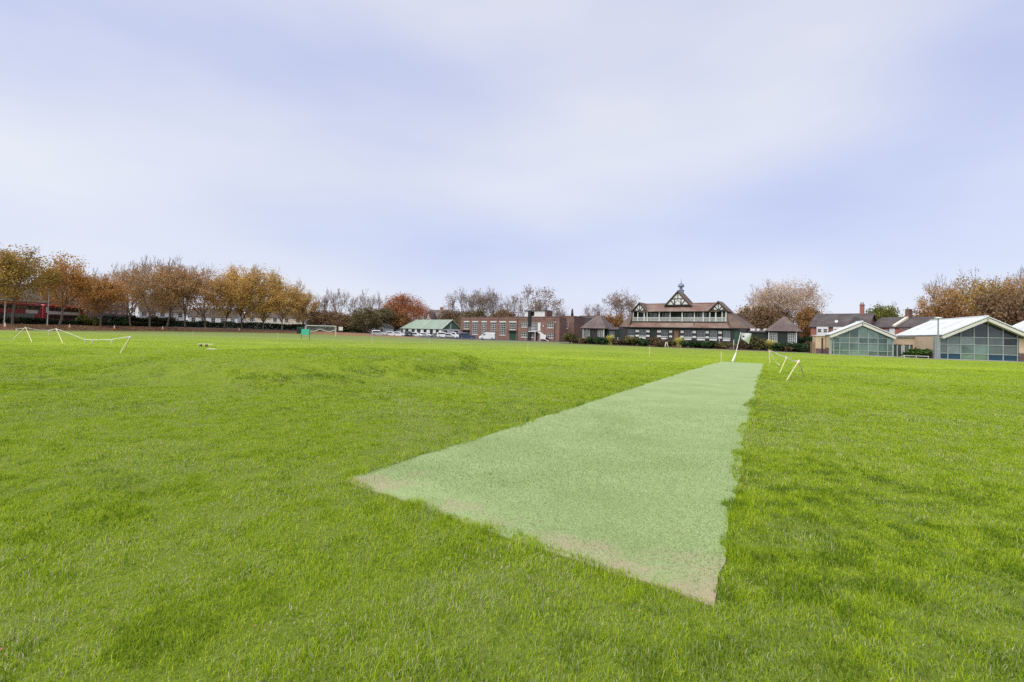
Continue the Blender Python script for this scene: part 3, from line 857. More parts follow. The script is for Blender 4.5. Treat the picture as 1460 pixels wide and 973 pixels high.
LM = {
 'ochre': leafmat('ochre_green_leaves', [(0.141, 0.104, 0.031), (0.282, 0.195, 0.049), (0.448, 0.287, 0.066), (0.589, 0.342, 0.088)], .35),
 'brown': leafmat('russet_brown_leaves', [(0.210, 0.131, 0.068), (0.407, 0.250, 0.113), (0.578, 0.344, 0.146), (0.709, 0.475, 0.248)], .35),
 'orange': leafmat('orange_leaves', [(0.249, 0.125, 0.039), (0.459, 0.225, 0.062), (0.604, 0.319, 0.090), (0.499, 0.325, 0.101)], .35),
 'gold': leafmat('gold_leaves', [(0.277, 0.174, 0.054), (0.504, 0.318, 0.086), (0.680, 0.456, 0.140), (0.750, 0.564, 0.227)], .38),
 'red': leafmat('copper_red_leaves', [(.17, .07, .035), (.34, .125, .055), (.47, .20, .09), (.50, .27, .13)], .35),
 'pale': leafmat('pale_tan_leaves', [(.25, .155, .09), (.45, .31, .20), (.62, .47, .34), (.72, .60, .48)], .4),
 'tan': leafmat('faded_tan_leaves', [(.19, .125, .085), (.31, .21, .15), (.43, .31, .24)], .4),
 'olive': leafmat('olive_leaves', [(.07, .058, .028), (.145, .115, .05), (.23, .18, .08)], .3),
 'green': leafmat('dark_green_leaves', [(.012, .03, .01), (.03, .065, .018), (.06, .10, .03)], .25),
 'midgreen': leafmat('green_yellow_leaves', [(.05, .075, .015), (.13, .15, .028), (.26, .22, .045)], .3),
 'lime': leafmat('yellow_green_blades', [(.34, .31, .06), (.56, .52, .14), (.72, .68, .28)], .3),
 'scrubbrown': leafmat('dull_brown_leaves', [(.085, .055, .032), (.17, .105, .055), (.25, .155, .075), (.31, .21, .12)], .35),
 'scruborange': leafmat('dull_orange_leaves', [(.12, .065, .028), (.24, .125, .045), (.33, .18, .065), (.29, .19, .08)], .35),
 'bedbrown': leafmat('dark_brown_shrub_leaves', [(.045, .032, .02), (.105, .07, .038), (.18, .115, .06)], .25),
 'bedolive': leafmat('dark_olive_shrub_leaves', [(.045, .043, .016), (.11, .10, .035), (.20, .165, .06)], .25),
 'bush': leafmat('bright_green_leaves', [(.02, .05, .012), (.055, .12, .022), (.10, .19, .04)], .3),
 'conifer': leafmat('conifer_needles', [(.01, .018, .012), (.02, .035, .022), (.035, .05, .03)], .15),
 'hedge': leafmat('dark_hedge_leaves', [(.01, .014, .008), (.022, .03, .012), (.05, .04, .015)], .2),
}
TS = {}
def spec(key, *a, **k): TS[key] = (a, k)
#            H   R  cb leaves size
spec('ochre', 17, 6.4, 4.6, 14250, 0.160, 'ochre', 'bark', baretop=.98)
spec('ochre2', 15, 5.4, 4.4, 12750, 0.160, 'ochre', 'bark', baretop=.8)
spec('orange', 14.5, 4.8, 4.6, 13500, 0.152, 'orange', 'bark', baretop=.8)
spec('brown', 19, 6.0, 4.3, 15750, 0.160, 'brown', 'bark', baretop=1.12, levels=6, rmin=.03)
spec('brown2', 19, 5.8, 4.2, 17250, 0.160, 'brown', 'bark', baretop=1.0, levels=6, rmin=.03)
spec('gold', 20, 6.2, 3.8, 21000, 0.168, 'gold', 'bark', baretop=.6, fill=.5)
spec('gold2', 19, 6.0, 3.8, 19500, 0.168, 'gold', 'barkpale', baretop=.8, fill=.5, levels=6, rmin=.03)
spec('red', 12.5, 6.8, 1.6, 22500, 0.168, 'red', 'bark', spread=(25, 65), up=.08, fill=.55)
spec('bare', 17, 5.4, 3.4, 250, .15, 'tan', 'barkpale', levels=6, rmin=.026, fill=0)
spec('bare2', 16, 5.8, 3.0, 900, .15, 'tan', 'barkpale', levels=6, rmin=.026, spread=(18, 48), fill=.2)
spec('tanny', 18, 6.2, 3.4, 3300, .19, 'tan', 'barkpale', levels=6, baretop=.2, rmin=.026, fill=.45)
spec('paleround', 16.5, 7.2, 2.6, 26000, .115, 'pale', 'barkpale', levels=6, sig=.4, rmin=.03, spread=(20, 55), fill=.7)
spec('scrub', 6.5, 3.6, .6, 9750, 0.152, 'scrubbrown', 'bark', levels=4, up=.08, spread=(25, 70), r0=.14, fill=.5)
spec('scruborange', 7, 3.2, .6, 9750, 0.152, 'scruborange', 'bark', levels=4, up=.08, spread=(25, 70), r0=.14, fill=.5)
spec('scrubolive', 7, 3.4, .6, 9750, 0.152, 'olive', 'bark', levels=4, up=.08, spread=(25, 70), r0=.14, fill=.5)
spec('roundgreen', 9, 4.2, 1.2, 15000, 0.160, 'midgreen', 'bark', levels=4, spread=(25, 65), up=.06, fill=.7)
TM = {}
def tree(key, label, px, Y, top, width=None, z=0., rz=None, group=None, variant=0, cat='tree', name=None, x=None):
    a, k = TS[key]; H, R, cb, nl, sz, lf, bk = a
    ck = (key, variant)
    if ck not in TM: TM[ck] = tree_meshes(hash_(key) + variant * 17, H, R, cb, nl, sz, LM[lf], M[bk], **k)
    tm, cm = TM[ck]
    X = gx(px, Y) if x is None else x
    hz = zat(px, top, Y) - z
    sc = hz / H
    sr = sc if width is None else (width / F * math.hypot(X, Y) * Y / math.hypot(X, Y)) / (2 * R)
    r = root(name or ('bare_tree' if 'bare' in key else ('shrubby_tree' if 'scrub' in key else 'autumn_tree')), label, cat, (X, Y, z), random.Random(px * 7 + variant).random() * 6.28 if rz is None else rz, group)
    r.scale = (sr, sr, sc)
    link('trunk', tm, r); link('crown', cm, r)
    return r
def hash_(s): return sum(ord(c) * (i + 3) for i, c in enumerate(s))

GL = 'autumn trees along the leaf-strewn verge'
BZ = 1.1
tree('ochre', 'olive and ochre plane tree at the left end of the verge, over the red bus', 17, 93, 339, 96, BZ, group=GL)
tree('ochre2', 'ochre tree cut by the left edge of the photo', -26, 88, 340, 96, BZ, group=GL, variant=1)
tree('orange', 'orange-leaved tree just right of the twin-headed floodlight post', 84, 103, 360, 66, BZ, group=GL)
tree('brown', 'low thin brown tree in front of the long brown roof', 122, 113, 380, 52, BZ, group=GL, variant=2)
tree('orange', 'small russet tree in front of the black van, by a yellow bush', 143, 114, 390, 58, BZ, group=GL, variant=1)
tree('brown', 'brown tree with a thin bare top, first of the tall group beyond the brown roof', 186, 124, 374, 62, BZ, group=GL, variant=1)
tree('brown', 'tallest of the bare-topped brown trees, with a dark spiky crown', 213, 130, 361, 66, BZ, group=GL)
tree('brown2', 'bare-topped brown tree just right of the tallest one', 237, 135, 364, 62, BZ, group=GL)
tree('brown', 'russet tree with a pinkish twiggy top, before the golden trees begin', 264, 141, 365, 66, BZ, group=GL, variant=3)
tree('brown2', 'dense rust-brown tree between the bare-topped group and the golden trees', 292, 148, 374, 64, BZ, group=GL, variant=1)
tree('gold', 'golden-brown tree with an orange tip at its top left', 319, 154, 377, 62, BZ, group=GL)
tree('gold', 'golden tree over the dark green railing, second of the golden row', 345, 158, 377, 60, BZ, group=GL, variant=1)
tree('gold2', 'pale gold tree with bare upright twigs at its top', 374, 160, 376, 62, BZ, group=GL)
tree('gold2', 'lower golden tree on the falling right slope of the golden row', 402, 160, 394, 52, BZ, group=GL, variant=1)
tree('gold', 'small yellow tree at the right end of the golden row, behind the goal', 431, 166, 410, 44, BZ, group=GL, variant=2)

GB = 'thin leafless trees behind the goal and cottage'
tree('bare', 'leafless grey tree right of the golden row, behind the goal', 456, 186, 409, 46, 1, group=GB)
tree('bare2', 'leafless tree behind the right post of the goal', 482, 190, 411, 44, 1, group=GB, variant=1)
tree('bare', 'leafless tree behind the olive tree, its top hazy and thin', 513, 196, 411, 48, 1, group=GB, variant=1)
tree('bare2', 'narrow leafless tree touching the left side of the copper-red tree', 538, 196, 415, 36, 1, group=GB)
tree('bare', 'small leafless tree right of the copper-red tree', 605, 205, 425, 34, .5, group=GB, variant=2)
GS = 'brown shrubby trees behind the car park'
tree('scrub', 'low brown shrubby tree directly behind the goal', 463, 168, 443, 50, 1, group=GS)
tree('scrub', 'low brown shrubby tree beside the square white notice board', 492, 165, 447, 44, .8, group=GS, variant=1)
tree('scrubolive', 'olive-brown bushy tree left of the small white house', 519, 160, 437, 44, .7, group=GS)
tree('scrubolive', 'grey-olive bushy tree behind the small white house', 545, 172, 438, 40, .4, group=GS, variant=1)
tree('red', 'large copper-red tree beside the green-roofed cottage', 576, 182, 420, 64, .3, name='copper_tree')
tree('scruborange', 'rust-brown bush under the copper-red tree, over the low lean-to', 562, 176, 447, 40, .3, group=GS)
tree('scrub', 'rust-brown shrubby tree at the right end of the green roof', 645, 186, 441, 46, 0, group=GS, variant=2)
GT = 'twiggy trees behind the flat-roofed brick building'
tree('bare2', 'leafless spreading tree above the left end of the brick building', 657, 182, 408, 56, 0, group=GT)
tree('tanny', 'thin pinkish-tan tree, second from the left above the brick building', 684, 178, 409, 48, 0, group=GT)
tree('bare2', 'leafless tree with upright twigs above the middle tall windows', 706, 178, 411, 48, 0, group=GT, variant=1)
tree('bare', 'low bare pale tree left of the white rooftop cabin', 731, 172, 417, 40, 0, group=GT, variant=3)
tree('tanny', 'rounded tan-leaved tree standing tallest behind the white rooftop cabin', 767, 168, 406, 66, 0, group=GT, variant=1)
tree('tanny', 'low pale tree above the right end of the flat brick roof', 796, 172, 431, 34, 0, group=GT, variant=2)
tree('scrubolive', 'olive shrubby tree showing over the left half of the flat brick roof', 676, 172, 440, 46, 0, group=GS, variant=2)
tree('scrub', 'brown shrubby tree showing over the middle of the flat brick roof', 716, 168, 441, 46, 0, group=GS, variant=3)
tree('bare2', 'small leafless tree behind the white half-timbered house', 845, 158, 433, 40, 0, group=GT, variant=2)
tree('tanny', 'bare pinkish tree with a pale trunk behind the left hut of the pavilion', 884, 142, 412, 56, 0, group=GT)
tree('scruborange', 'orange-brown shrubby tree left of the pale trunk by the pavilion', 873, 132, 446, 34, 0, group=GS, variant=1)
tree('paleround', 'big rounded pale-tan tree behind the right hut', 1118, 106, 397, 100, 0, name='autumn_tree')
tree('bare', 'leafless tree peeping out left of the big pale-tan tree', 1084, 128, 404, 48, 0, group=GT, variant=1)
tree('scrub', 'brown rounded shrubby tree over the right link roof of the pavilion', 1082, 104, 436, 66, 0, group=GS, variant=1)
tree('scruborange', 'orange shrubby tree between the right hut and the red brick terrace', 1155, 96, 436, 40, 0, group=GS)
tree('roundgreen', 'rounded green and yellow tree behind the terrace chimney', 1258, 118, 434, 46, 0, name='green_tree')
GR = 'autumn trees behind the glass sports hall'
tree('brown', 'half-bare brown tree at the left of the group behind the glass hall', 1350, 98, 388, 62, 0, group=GR, variant=2)
tree('ochre', 'ochre tree standing highest over the apex of the glass hall', 1402, 92, 379, 78, 0, group=GR, variant=1)
tree('brown2', 'red-brown tree at the right edge of the photo', 1459, 88, 374, 60, 0, group=GR, variant=2)
tree('scruborange', 'low russet tree over the long white roof, left in the group behind the hall', 1340, 86, 425, 64, 0, group=GR, variant=2)
tree('scrub', 'low brown tree right behind the glass hall ridge', 1432, 84, 418, 76, 0, group=GR)
tree('brown2', 'brown tree standing behind the ochre one, its top lower', 1426, 104, 392, 60, 0, group=GR, variant=1)

# conifer
def conifer(label, px, Y, top, width):
    H = 12; rn = np.random.default_rng(3)
    n = 2600; z = 1 + (H - 1) * rn.random(n) ** 1.2
    r = (1 - (z / H)) * 1.9 * np.sqrt(rn.random(n)) + .05; a = rn.random(n) * 6.28
    C = np.stack([r * np.cos(a), r * np.sin(a), z], 1)
    U = np.stack([np.cos(a), np.sin(a), -.5 * np.ones(n)], 1) * .35; W = np.stack([-np.sin(a), np.cos(a), np.zeros(n)], 1) * .13
    V = np.stack([C - U, C - W, C + U, C + W], 1).reshape(-1, 3)
    X = gx(px, Y); sc = zat(px, top, Y) / H
    t = root('conifer_tree', label, 'conifer', (X, Y, 0)); t.scale = (sc, sc, sc)
    link('crown', np_mesh('crown', V, None, np.arange(4 * n).reshape(-1, 4), np.repeat(rn.random(n), 4), [LM['conifer']]), t)
    MB().tube([(0, 0, -.2), (0, 0, H * .9)], [.2, .03], 6).build('trunk', M['bark'], t)
conifer('narrow dark conifer pointing up behind the brick annex', 815, 160, 441, 8)

# shrubs: leaf clouds on a few stems, and strappy yellow clumps
def shrub_mesh(seed, n, size, lm, h=1.0, squash=1.0):
    rn = np.random.default_rng(seed)
    k = 9; cx = rn.normal(0, .36, (k, 2)); cz = .3 + .38 * rn.random(k); rr = .26 + .16 * rn.random(k)
    ii = rn.integers(0, k, n); d = rn.normal(0, 1, (n, 3)); d /= np.linalg.norm(d, axis=1)[:, None]
    rad_ = rr[ii] * (.55 + .5 * rn.random(n))
    C = np.stack([cx[ii, 0], cx[ii, 1], cz[ii]], 1) + d * rad_[:, None]
    C[:, 2] = np.abs(C[:, 2]) * .98 + .01
    n1 = rn.normal(0, 1, (n, 3)); n2 = rn.normal(0, 1, (n, 3)); U = np.cross(n1, n2); U /= np.linalg.norm(U, axis=1)[:, None]; W = np.cross(n1 / np.linalg.norm(n1, axis=1)[:, None], U)
    s = size * (.6 + .8 * rn.random((n, 1)))
    V = np.stack([C - U * s, C - W * s * .6, C + U * s, C + W * s * .6], 1).reshape(-1, 3); V[:, 2] = np.maximum(V[:, 2], .004)
    return np_mesh('foliage', V, None, np.arange(4 * n).reshape(-1, 4), np.repeat(np.clip(.5 * rn.random(k)[ii] + .5 * rn.random(n), 0, 1), 4), [lm])
def stems_mesh(seed):
    rg = random.Random(seed); mb = MB()
    for i in range(7):
        a = rg.random() * 6.28; r = rg.uniform(.1, .4)
        mb.tube([(0, 0, -.05), (r * .5 * math.cos(a), r * .5 * math.sin(a), .25), (r * math.cos(a), r * math.sin(a), .6)], [.03, .022, .01], 4)
    return mb
def strap_mesh(seed, n, lm):
    rn = np.random.default_rng(seed); V = []; Q = []
    for i in range(n):
        a = rn.random() * 6.28; L = .75 + .6 * rn.random(); lean = .25 + .9 * rn.random(); wd = .035 + .02 * rn.random()
        p = np.array([rn.normal(0, .07), rn.normal(0, .07), 0.]); o = len(V); th = .1 * rn.random()
        for j in range(5):
            V += [p + np.array([-math.sin(a), math.cos(a), 0]) * wd * (1 - .2 * j), p - np.array([-math.sin(a), math.cos(a), 0]) * wd * (1 - .2 * j)]
            th += lean * .45 * (j + 1) / 3; p = p + np.array([math.cos(a) * math.sin(th), math.sin(a) * math.sin(th), math.cos(th)]) * L / 5
            p[2] = max(p[2], .02)
        for j in range(4): Q.append((o + 2 * j, o + 2 * j + 1, o + 2 * j + 3, o + 2 * j + 2))
    return np_mesh('foliage', np.array(V), None, np.array(Q), np.repeat(rn.random(n), 10), [lm])
SH = {}
def shrub(kind, label, px, Y, top, width, z=0, group=None, variant=0, name='shrub', x=None):
    key = (kind, variant)
    if key not in SH:
        if kind == 'lime': SH[key] = (strap_mesh(5 + variant, 460, LM['lime']), None)
        else:
            st = stems_mesh(variant + 3); me = D.meshes.new('stems'); me.from_pydata(st.v, [], st.f); me.materials.append(M['bark'])
            SH[key] = (shrub_mesh(hash_(kind) + variant, 1500, .085, LM[kind]), me)
    fol, st = SH[key]
    X = gx(px, Y) if x is None else x
    h = max(.3, zat(px, top, Y) - z); r = width / F * Y / 2
    t = root(name, label, 'shrub' if name != 'strappy_plant' else 'plant', (X, Y, z), random.Random(px).random() * 6, group)
    t.scale = (r / (.62 if kind != 'lime' else .75), r / (.62 if kind != 'lime' else .75), h / (.98 if kind != 'lime' else .85))
    link('foliage', fol, t)
    if st: link('stems', st, t)
    return t
# ------------------------------------------------------------------ the half-timbered pavilion
P = Fr(879, 97, 1064, 83)
L = 23.77; CX = 11.885; DP = 11.0
pv = froot('sports_pavilion', 'half-timbered two-storey pavilion with three black and white gables, white balcony and a cupola', 'pavilion', P)
def X(off): return CX + off
# ground floor front: pieces listed as pixel bearings on the facade
ops = []; YW = .55
def gf(p0, p1): return (P.x(p0, YW), P.x(p1, YW))
win_g = [gf(895, 904), gf(911, 920.5), gf(943, 951.5), gf(976, 986), gf(994, 1005), gf(1012, 1022), gf(1031, 1041)]
door_g = [(gf(927, 934), 'dkgreen'), (gf(960.5, 967.5), 'woodbrown'), (gf(881, 886), 'dkgreen'), (gf(1046, 1053), 'green')]
blk = [gf(906, 911), gf(921.3, 926.2), gf(937, 942.3), gf(954, 958.3), gf(970.3, 974.8), gf(987.4, 992.4), gf(1006, 1010.6), gf(1024, 1029)]
ops = [(a, b, 1.95, 3.25) for a, b in win_g] + [(d[0][0], d[0][1], .35, 3.2) for d in door_g]
wb = MB(); wall(wb, .15, L - .15, .35, 3.7, YW, ops, .18)
wb.quad((.15, YW, .35), (.15, YW, 3.7), (.15, DP - .5, 3.7), (.15, DP - .5, .35)); wb.quad((L - .15, DP - .5, .35), (L - .15, DP - .5, 3.7), (L - .15, YW, 3.7), (L - .15, YW, .35))
wb.quad((.15, DP - .5, .35), (.15, DP - .5, 3.7), (L - .15, DP - .5, 3.7), (L - .15, DP - .5, .35))
wb.build('ground_floor_wall', M['timber'], pv)
MB().box(-.05, L + .05, YW - .12, DP - .4, -.2, .348).build('plinth', M['brickbrown'], pv)
for i, (a, b) in enumerate(win_g): window(pv, a, b, 1.95, 3.25, YW, 2, 2, M['mull'], M['pane'], t=.06, bar=.03)
for (a, b), k in door_g: door(pv, a, b, .35, 3.2, YW, M[k])
for a, b in blk:
    MB().box(a, b, YW - .03, YW - .003, 2.68, 3.12).build('infill_panel', M['white'], pv)
    MB().box(a, b, YW - .03, YW - .003, 1.82, 2.16).build('infill_panel', M['white'], pv)
for a, b in win_g: MB().box(a - .02, b + .02, YW - .04, YW - .003, 1.42, 1.7).build('infill_panel', M['white'], pv)
# skirt roof with canted corners
EZ = 3.72; Y1 = 1.75; UY = 3.05; XA, XB = P.x(901.4, Y1 - .1), P.x(1035, Y1 - .1); UF = 4.72; UZ = 6.75
sr = MB()
fl = [(2.5, 0, EZ), (L - 2.5, 0, EZ), (XB, Y1, UF), (XA, Y1, UF)]
sr.slab(fl, .12); sr.build('skirt_roof', M['tile'], pv)
for s in (0, 1):
    mx = (lambda x: x if x != 3.0 else XA) if s == 0 else (lambda x: L - x if x != 3.0 else XB)
    hr = MB()
    hr.slab([(mx(0), 1.1, EZ), (mx(2.5), 0, EZ), (mx(3.0), Y1, UZ - .02)], .12)
    hr.slab([(mx(0), 1.1, EZ), (mx(3.0), Y1, UZ - .02), (mx(3.0), DP - 1.6, UZ - .02), (mx(0), DP, EZ)], .12)
    hr.add([(mx(2.5), .02, EZ), (mx(3.0), Y1, UZ - .04), (mx(3.0), Y1, UF - .02)], [(0, 1, 2)])
    hr.build('hip_roof', M['tilebrown'], pv)
br = MB(); br.slab([(0, DP, EZ), (L, DP, EZ), (L - 3, DP - 1.6, UZ - .02), (3, DP - 1.6, UZ - .02)], .12); br.build('rear_roof', M['tilebrown'], pv)
gt = MB(); gt.tube([(.05, 1.03, EZ - .1), (2.45, -.07, EZ - .1), (L - 2.45, -.07, EZ - .1), (L - .05, 1.03, EZ - .1)], .07, 6); gt.build('gutter', M['timber'], pv)
sf = MB(); sf.box(2.4, L - 2.4, .06, YW, EZ - .2, EZ - .14); sf.build('soffit', M['timber'], pv)
# upper floor behind the balcony

uw_ = [(P.x(924.5, UY), P.x(936.5, UY)), (P.x(974.5, UY), P.x(986.5, UY)), (P.x(992.5, UY), P.x(1001, UY)), (P.x(1003.2, UY), P.x(1010, UY)), (P.x(943.5, UY), P.x(953, UY))]
ud_ = [(P.x(910.3, UY), P.x(916.4, UY)), (P.x(962.3, UY), P.x(969.3, UY)), (P.x(1020.8, UY), P.x(1027.5, UY))]
uw_ += [(P.x(904, UY), P.x(907.5, UY)), (P.x(1030, UY), P.x(1033.5, UY))]
ub = MB(); wall(ub, XA, XB, UF, UZ, UY, [(a, b, 5.35, 6.55) for a, b in uw_] + [(a, b, 4.83, 6.6) for a, b in ud_], .15)
ub.quad((XA, UY, UF), (XA, UY, UZ), (XA, DP - 1.7, UZ), (XA, DP - 1.7, UF)); ub.quad((XB, DP - 1.7, UF), (XB, DP - 1.7, UZ), (XB, UY, UZ), (XB, UY, UF))
ub.build('upper_wall', M['dkgreen'], pv)
for i, (a, b) in enumerate(uw_): window(pv, a, b, 5.35, 6.55, UY, 2, 2, M['white'], M['panebright'] if i in (0, 1) else M['pane'], t=.05, bar=.03, sill=False)
for a, b in ud_: door(pv, a, b, 4.83, 6.6, UY, M['green'])
MB().box(XA - .02, XB + .02, Y1 - .22, UY - .002, UF - .06, UF + .1).build('balcony_floor', M['timber'], pv)
rl = MB(); yb = Y1 - .12
rl.box(XA, XB, yb - .03, yb + .03, 5.56, 5.63); rl.box(XA, XB, yb - .025, yb + .025, 4.92, 4.97)
nb = 96
for i in range(nb + 1):
    xx = XA + (XB - XA) * i / nb; rl.box(xx - .034, xx + .034, yb - .015, yb + .015, 4.972, 5.558)
rl.build('balustrade', M['white'], pv)
for i, px in enumerate((902, 908.6, 917.8, 922, 939.2, 954.8, 972, 989.5, 1002, 1011.6, 1019.9, 1029, 1034.6)):
    xx = P.x(px, Y1 - .1); wd = .1 if i % 2 == 0 else .075
    pb = MB(); pb.box(xx - wd, xx + wd, yb + .035, yb + .035 + 2 * wd, UF + .1, UZ - .02); pb.box(xx - wd - .04, xx + wd + .04, yb + .0, yb + .1 + 2 * wd, UZ - .2, UZ - .1)
    pb.build('balcony_post', M['white'], pv)
# main roof
RY, RZ = 4.3, 8.42; EY = Y1 - .45
GXL, GXR = P.x(911, EY + .1), P.x(1023.5, EY + .1)
mr = MB(); mr.slab([(GXL - .2, EY, UZ + .02), (GXR + .2, EY, UZ + .02), (GXR + .2, RY, RZ), (GXL - .2, RY, RZ)], .12)
mr.slab([(GXL - .2, RY, RZ), (GXR + .2, RY, RZ), (GXR + .2, DP - 1.4, UZ + .02), (GXL - .2, DP - 1.4, UZ + .02)], .12)
mr.build('main_roof', M['tile'], pv)
MB().tube([(GXL, RY, RZ + .03), (GXR, RY, RZ + .03)], .1, 6).build('ridge_tiles', M['tile'], pv)
MB().tube([(GXL + 1.8, EY - .07, UZ - .04), (GXR - 1.8, EY - .07, UZ - .04)], .06, 6).build('gutter', M['timber'], pv)
def gable(cx, hw, z0, zp, yf, yback, roofm, arcs):
    g = MB(); g.prism_y([(cx - hw + .12, z0), (cx + hw - .12, z0), (cx, zp - .15)], yf, yf + .12)
    go = g.build('gable', M['white'], pv)
    t = MB(); ya, yb_ = yf - .06, yf - .004
    sl = (zp - z0) / hw; b = .2
    t.prism_y([(cx - hw, z0 - .02), (cx - hw + .33, z0 - .02), (cx + .001, zp - .34), (cx + .001, zp + .02)], ya - .12, yb_)     # barge boards
    t.prism_y([(cx + hw - .33, z0 - .02), (cx + hw, z0 - .02), (cx + .002, zp + .02), (cx + .002, zp - .34)], ya - .12, yb_)
    t.box(cx - hw + .3, cx + hw - .3, ya, yb_, z0 - .04, z0 + b)                                               # tie beam
    h = zp - z0
    if arcs == 'big':
        zc = z0 + h * .46; wv = (zp - zc) / sl
        t.box(cx - wv + .15, cx + wv - .15, ya + .006, yb_, zc - .09, zc + .09)
        for s in (-1, 1):
            t.box(cx + s * .62 - .08, cx + s * .62 + .08, ya + .012, yb_, z0 + b, zc - .09)
            t.bar((cx + s * .72, yf - .028, z0 + b), (cx + s * (hw * .56), yf - .028, z0 + h * .38), .14, .05)
            t.bar((cx + s * .1, yf - .026, zc + .1), (cx + s * .02, yf - .026, zp - .3), .05)
            for k in range(6):
                a0, a1 = PI * k / 12, PI * (k + 1) / 12
                t.bar((cx + s * .54 * math.cos(a0), yf - .024, z0 + b + .75 * math.sin(a0)), (cx + s * .54 * math.cos(a1), yf - .024, z0 + b + .75 * math.sin(a1)), .06)
    else:
        t.box(cx - .07, cx + .07, ya + .006, yb_, z0 + b, zp - .3)
        for s in (-1, 1):
            t.bar((cx + s * .12, yf - .03, z0 + b), (cx + s * hw * .42, yf - .03, z0 + h * .55), .12)
            t.bar((cx + s * hw * .34, yf - .028, z0 + b * .6), (cx + s * hw * .62, yf - .028, z0 + h * .3), .1)
            t.prism_y([(cx + s * (hw - .3), z0 + .1), (cx + s * (hw * .62), z0 + .1), (cx + s * .2, zp - .4), (cx + s * .05, zp - .3)][::(1 if s < 0 else -1)], ya + .01, yb_)
    t.build('framing', M['timber'], go)
    for s in (-1, 1):
        r = MB(); r.slab([(cx + s * (hw + .1), yf - .28, z0 - .08), (cx, yf - .28, zp + .06), (cx, yback, zp + .06), (cx + s * (hw + .1), yback, z0 - .08)], .1)
        r.build('gable_roof', roofm, pv)
    return go
GXL, GXR, GXC = P.x(911, EY + .1), P.x(1023.5, EY + .1), P.x(965.5, 2.7)
gable(GXL, 1.75, 6.78, 8.55, EY + .1, 5.0, M['tilebrown'], 'small')
gable(GXR, 1.75, 6.78, 8.55, EY + .1, 5.0, M['tilebrown'], 'small')
gable(GXC, 2.55, 7.95, 10.75, 2.7, 5.9, M['tilebrown'], 'big')
cup = MB(); cy = 4.6; CX = GXC
cup.box(CX - .42, CX + .42, cy - .42, cy + .42, 10.2, 11.0); cup.box(CX - .52, CX + .52, cy - .52, cy + .52, 11.0, 11.1)
co = cup.build('cupola', M['lead'], pv)
lv = MB()
for i in range(8):
    a = 2 * PI * i / 8; lv.tube([(CX + .26 * math.cos(a), cy + .26 * math.sin(a), 11.1), (CX + .26 * math.cos(a), cy + .26 * math.sin(a), 11.72)], .045, 5)
lv.build('lantern', M['lead'], co)
MB().lathe([(.16, 11.1), (.2, 11.4), (.16, 11.7)], 8, CX, cy).build('bell', M['grey'], co)
MB().lathe([(.6, 11.7), (.62, 11.85), (.55, 12.1), (.36, 12.32), (.12, 12.45), (.05, 12.8), (.02, 13.3)], 12, CX, cy).build('dome', M['lead'], co, True)
# ventilation block and lichen-pale hopper on the skirt roof
MB().tube([(P.x(990, 1.0), .72, 4.2), (P.x(990, 1.0), .66, 4.75)], .07, 6).build('downpipe', M['timber'], pv)

# huts and links
def hut(label, x0, x1, zt, flat, y0, dep, group, mats_, over=.55, rooft='slatepurple', dk=False):
    wx0, wx1 = x0 + over, x1 - over; cx = (x0 + x1) / 2; cy = y0 + dep / 2
    wxy = P.w(0, 0)
    r = root('pavilion_hut', label, 'hut', (*P.w(cx, cy), 0), P.ang, group)
    hw, hd = (wx1 - wx0) / 2, dep / 2 - over
    f = MB(); o = [(-hw * .86, -hw * .36, 1.3, 3.0), (hw * .36, hw * .86, 1.3, 3.0), (-hw * .26, hw * .26, .2, 3.0)]
    wall(f, -hw, hw, .2, 3.35, -hd, o, .15)
    f.quad((-hw, -hd, .2), (-hw, -hd, 3.35), (-hw, hd, 3.35), (-hw, hd, .2)); f.quad((hw, hd, .2), (hw, hd, 3.35), (hw, -hd, 3.35), (hw, -hd, .2)); f.quad((-hw, hd, .2), (-hw, hd, 3.35), (hw, hd, 3.35), (hw, hd, .2))
    f.build('wall', M['timber'] if not dk else M['dkgreen'], r)
    MB().box(-hw - .04, hw + .04, -hd - .05, hd + .05, -.2, .198).build('plinth', M['brickbrown'], r)
    for q in o[:2]: window(r, *q, -hd, 3, 4, M['white'], M['panebright'], t=.07, bar=.04)
    door(r, *o[2], -hd, M['dkgreen' if dk else 'timber'])
    ex, ey, ez = (x1 - x0) / 2, dep / 2, 3.3
    rf = MB(); fx = flat / 2; fy = .15
    c = [(-ex, -ey, ez), (ex, -ey, ez), (ex, ey, ez), (-ex, ey, ez)]; t = [(-fx, -fy, zt), (fx, -fy, zt), (fx, fy, zt), (-fx, fy, zt)]
    for i in range(4):
        j = (i + 1) % 4; rf.slab([c[i], c[j], t[j], t[i]], .1)
    rf.add([t[0], t[1], t[2], t[3]], [(0, 1, 2, 3)])
    rf.build('roof', M[rooft], r)
    pb = MB()
    for sx in (-1, 1): pb.box(sx * hw * .96 - .07, sx * hw * .96 + .07, -hd - .16, -hd - .01, .2, 3.25)
    for k, sx in enumerate((-1, 1)):
        q = MB(); q.box(sx * hw * .95 - .07, sx * hw * .95 + .07, -hd - .17, -hd - .01, .2, 3.2); q.build('corner_post', M['white'], r)
    return r
hx = (P.x(826.5), P.x(864.5)); hxr = (P.x(1090), P.x(1142))
GH = 'end huts of the pavilion'
wl_ = hx[1] - hx[0]; 
hut('small hut with a purple-brown hipped roof at the left end of the pavilion', hx[0], hx[1], 6.0, .9, -.2, wl_ * .95, GH, None)
wr_ = hxr[1] - hxr[0]
hut('small hut with a pointed brown roof and dark green door, right of the pavilion', hxr[0], hxr[1], zat(1116, 449, 76), .25, -.4, wr_ * .95, GH, None, dk=True)
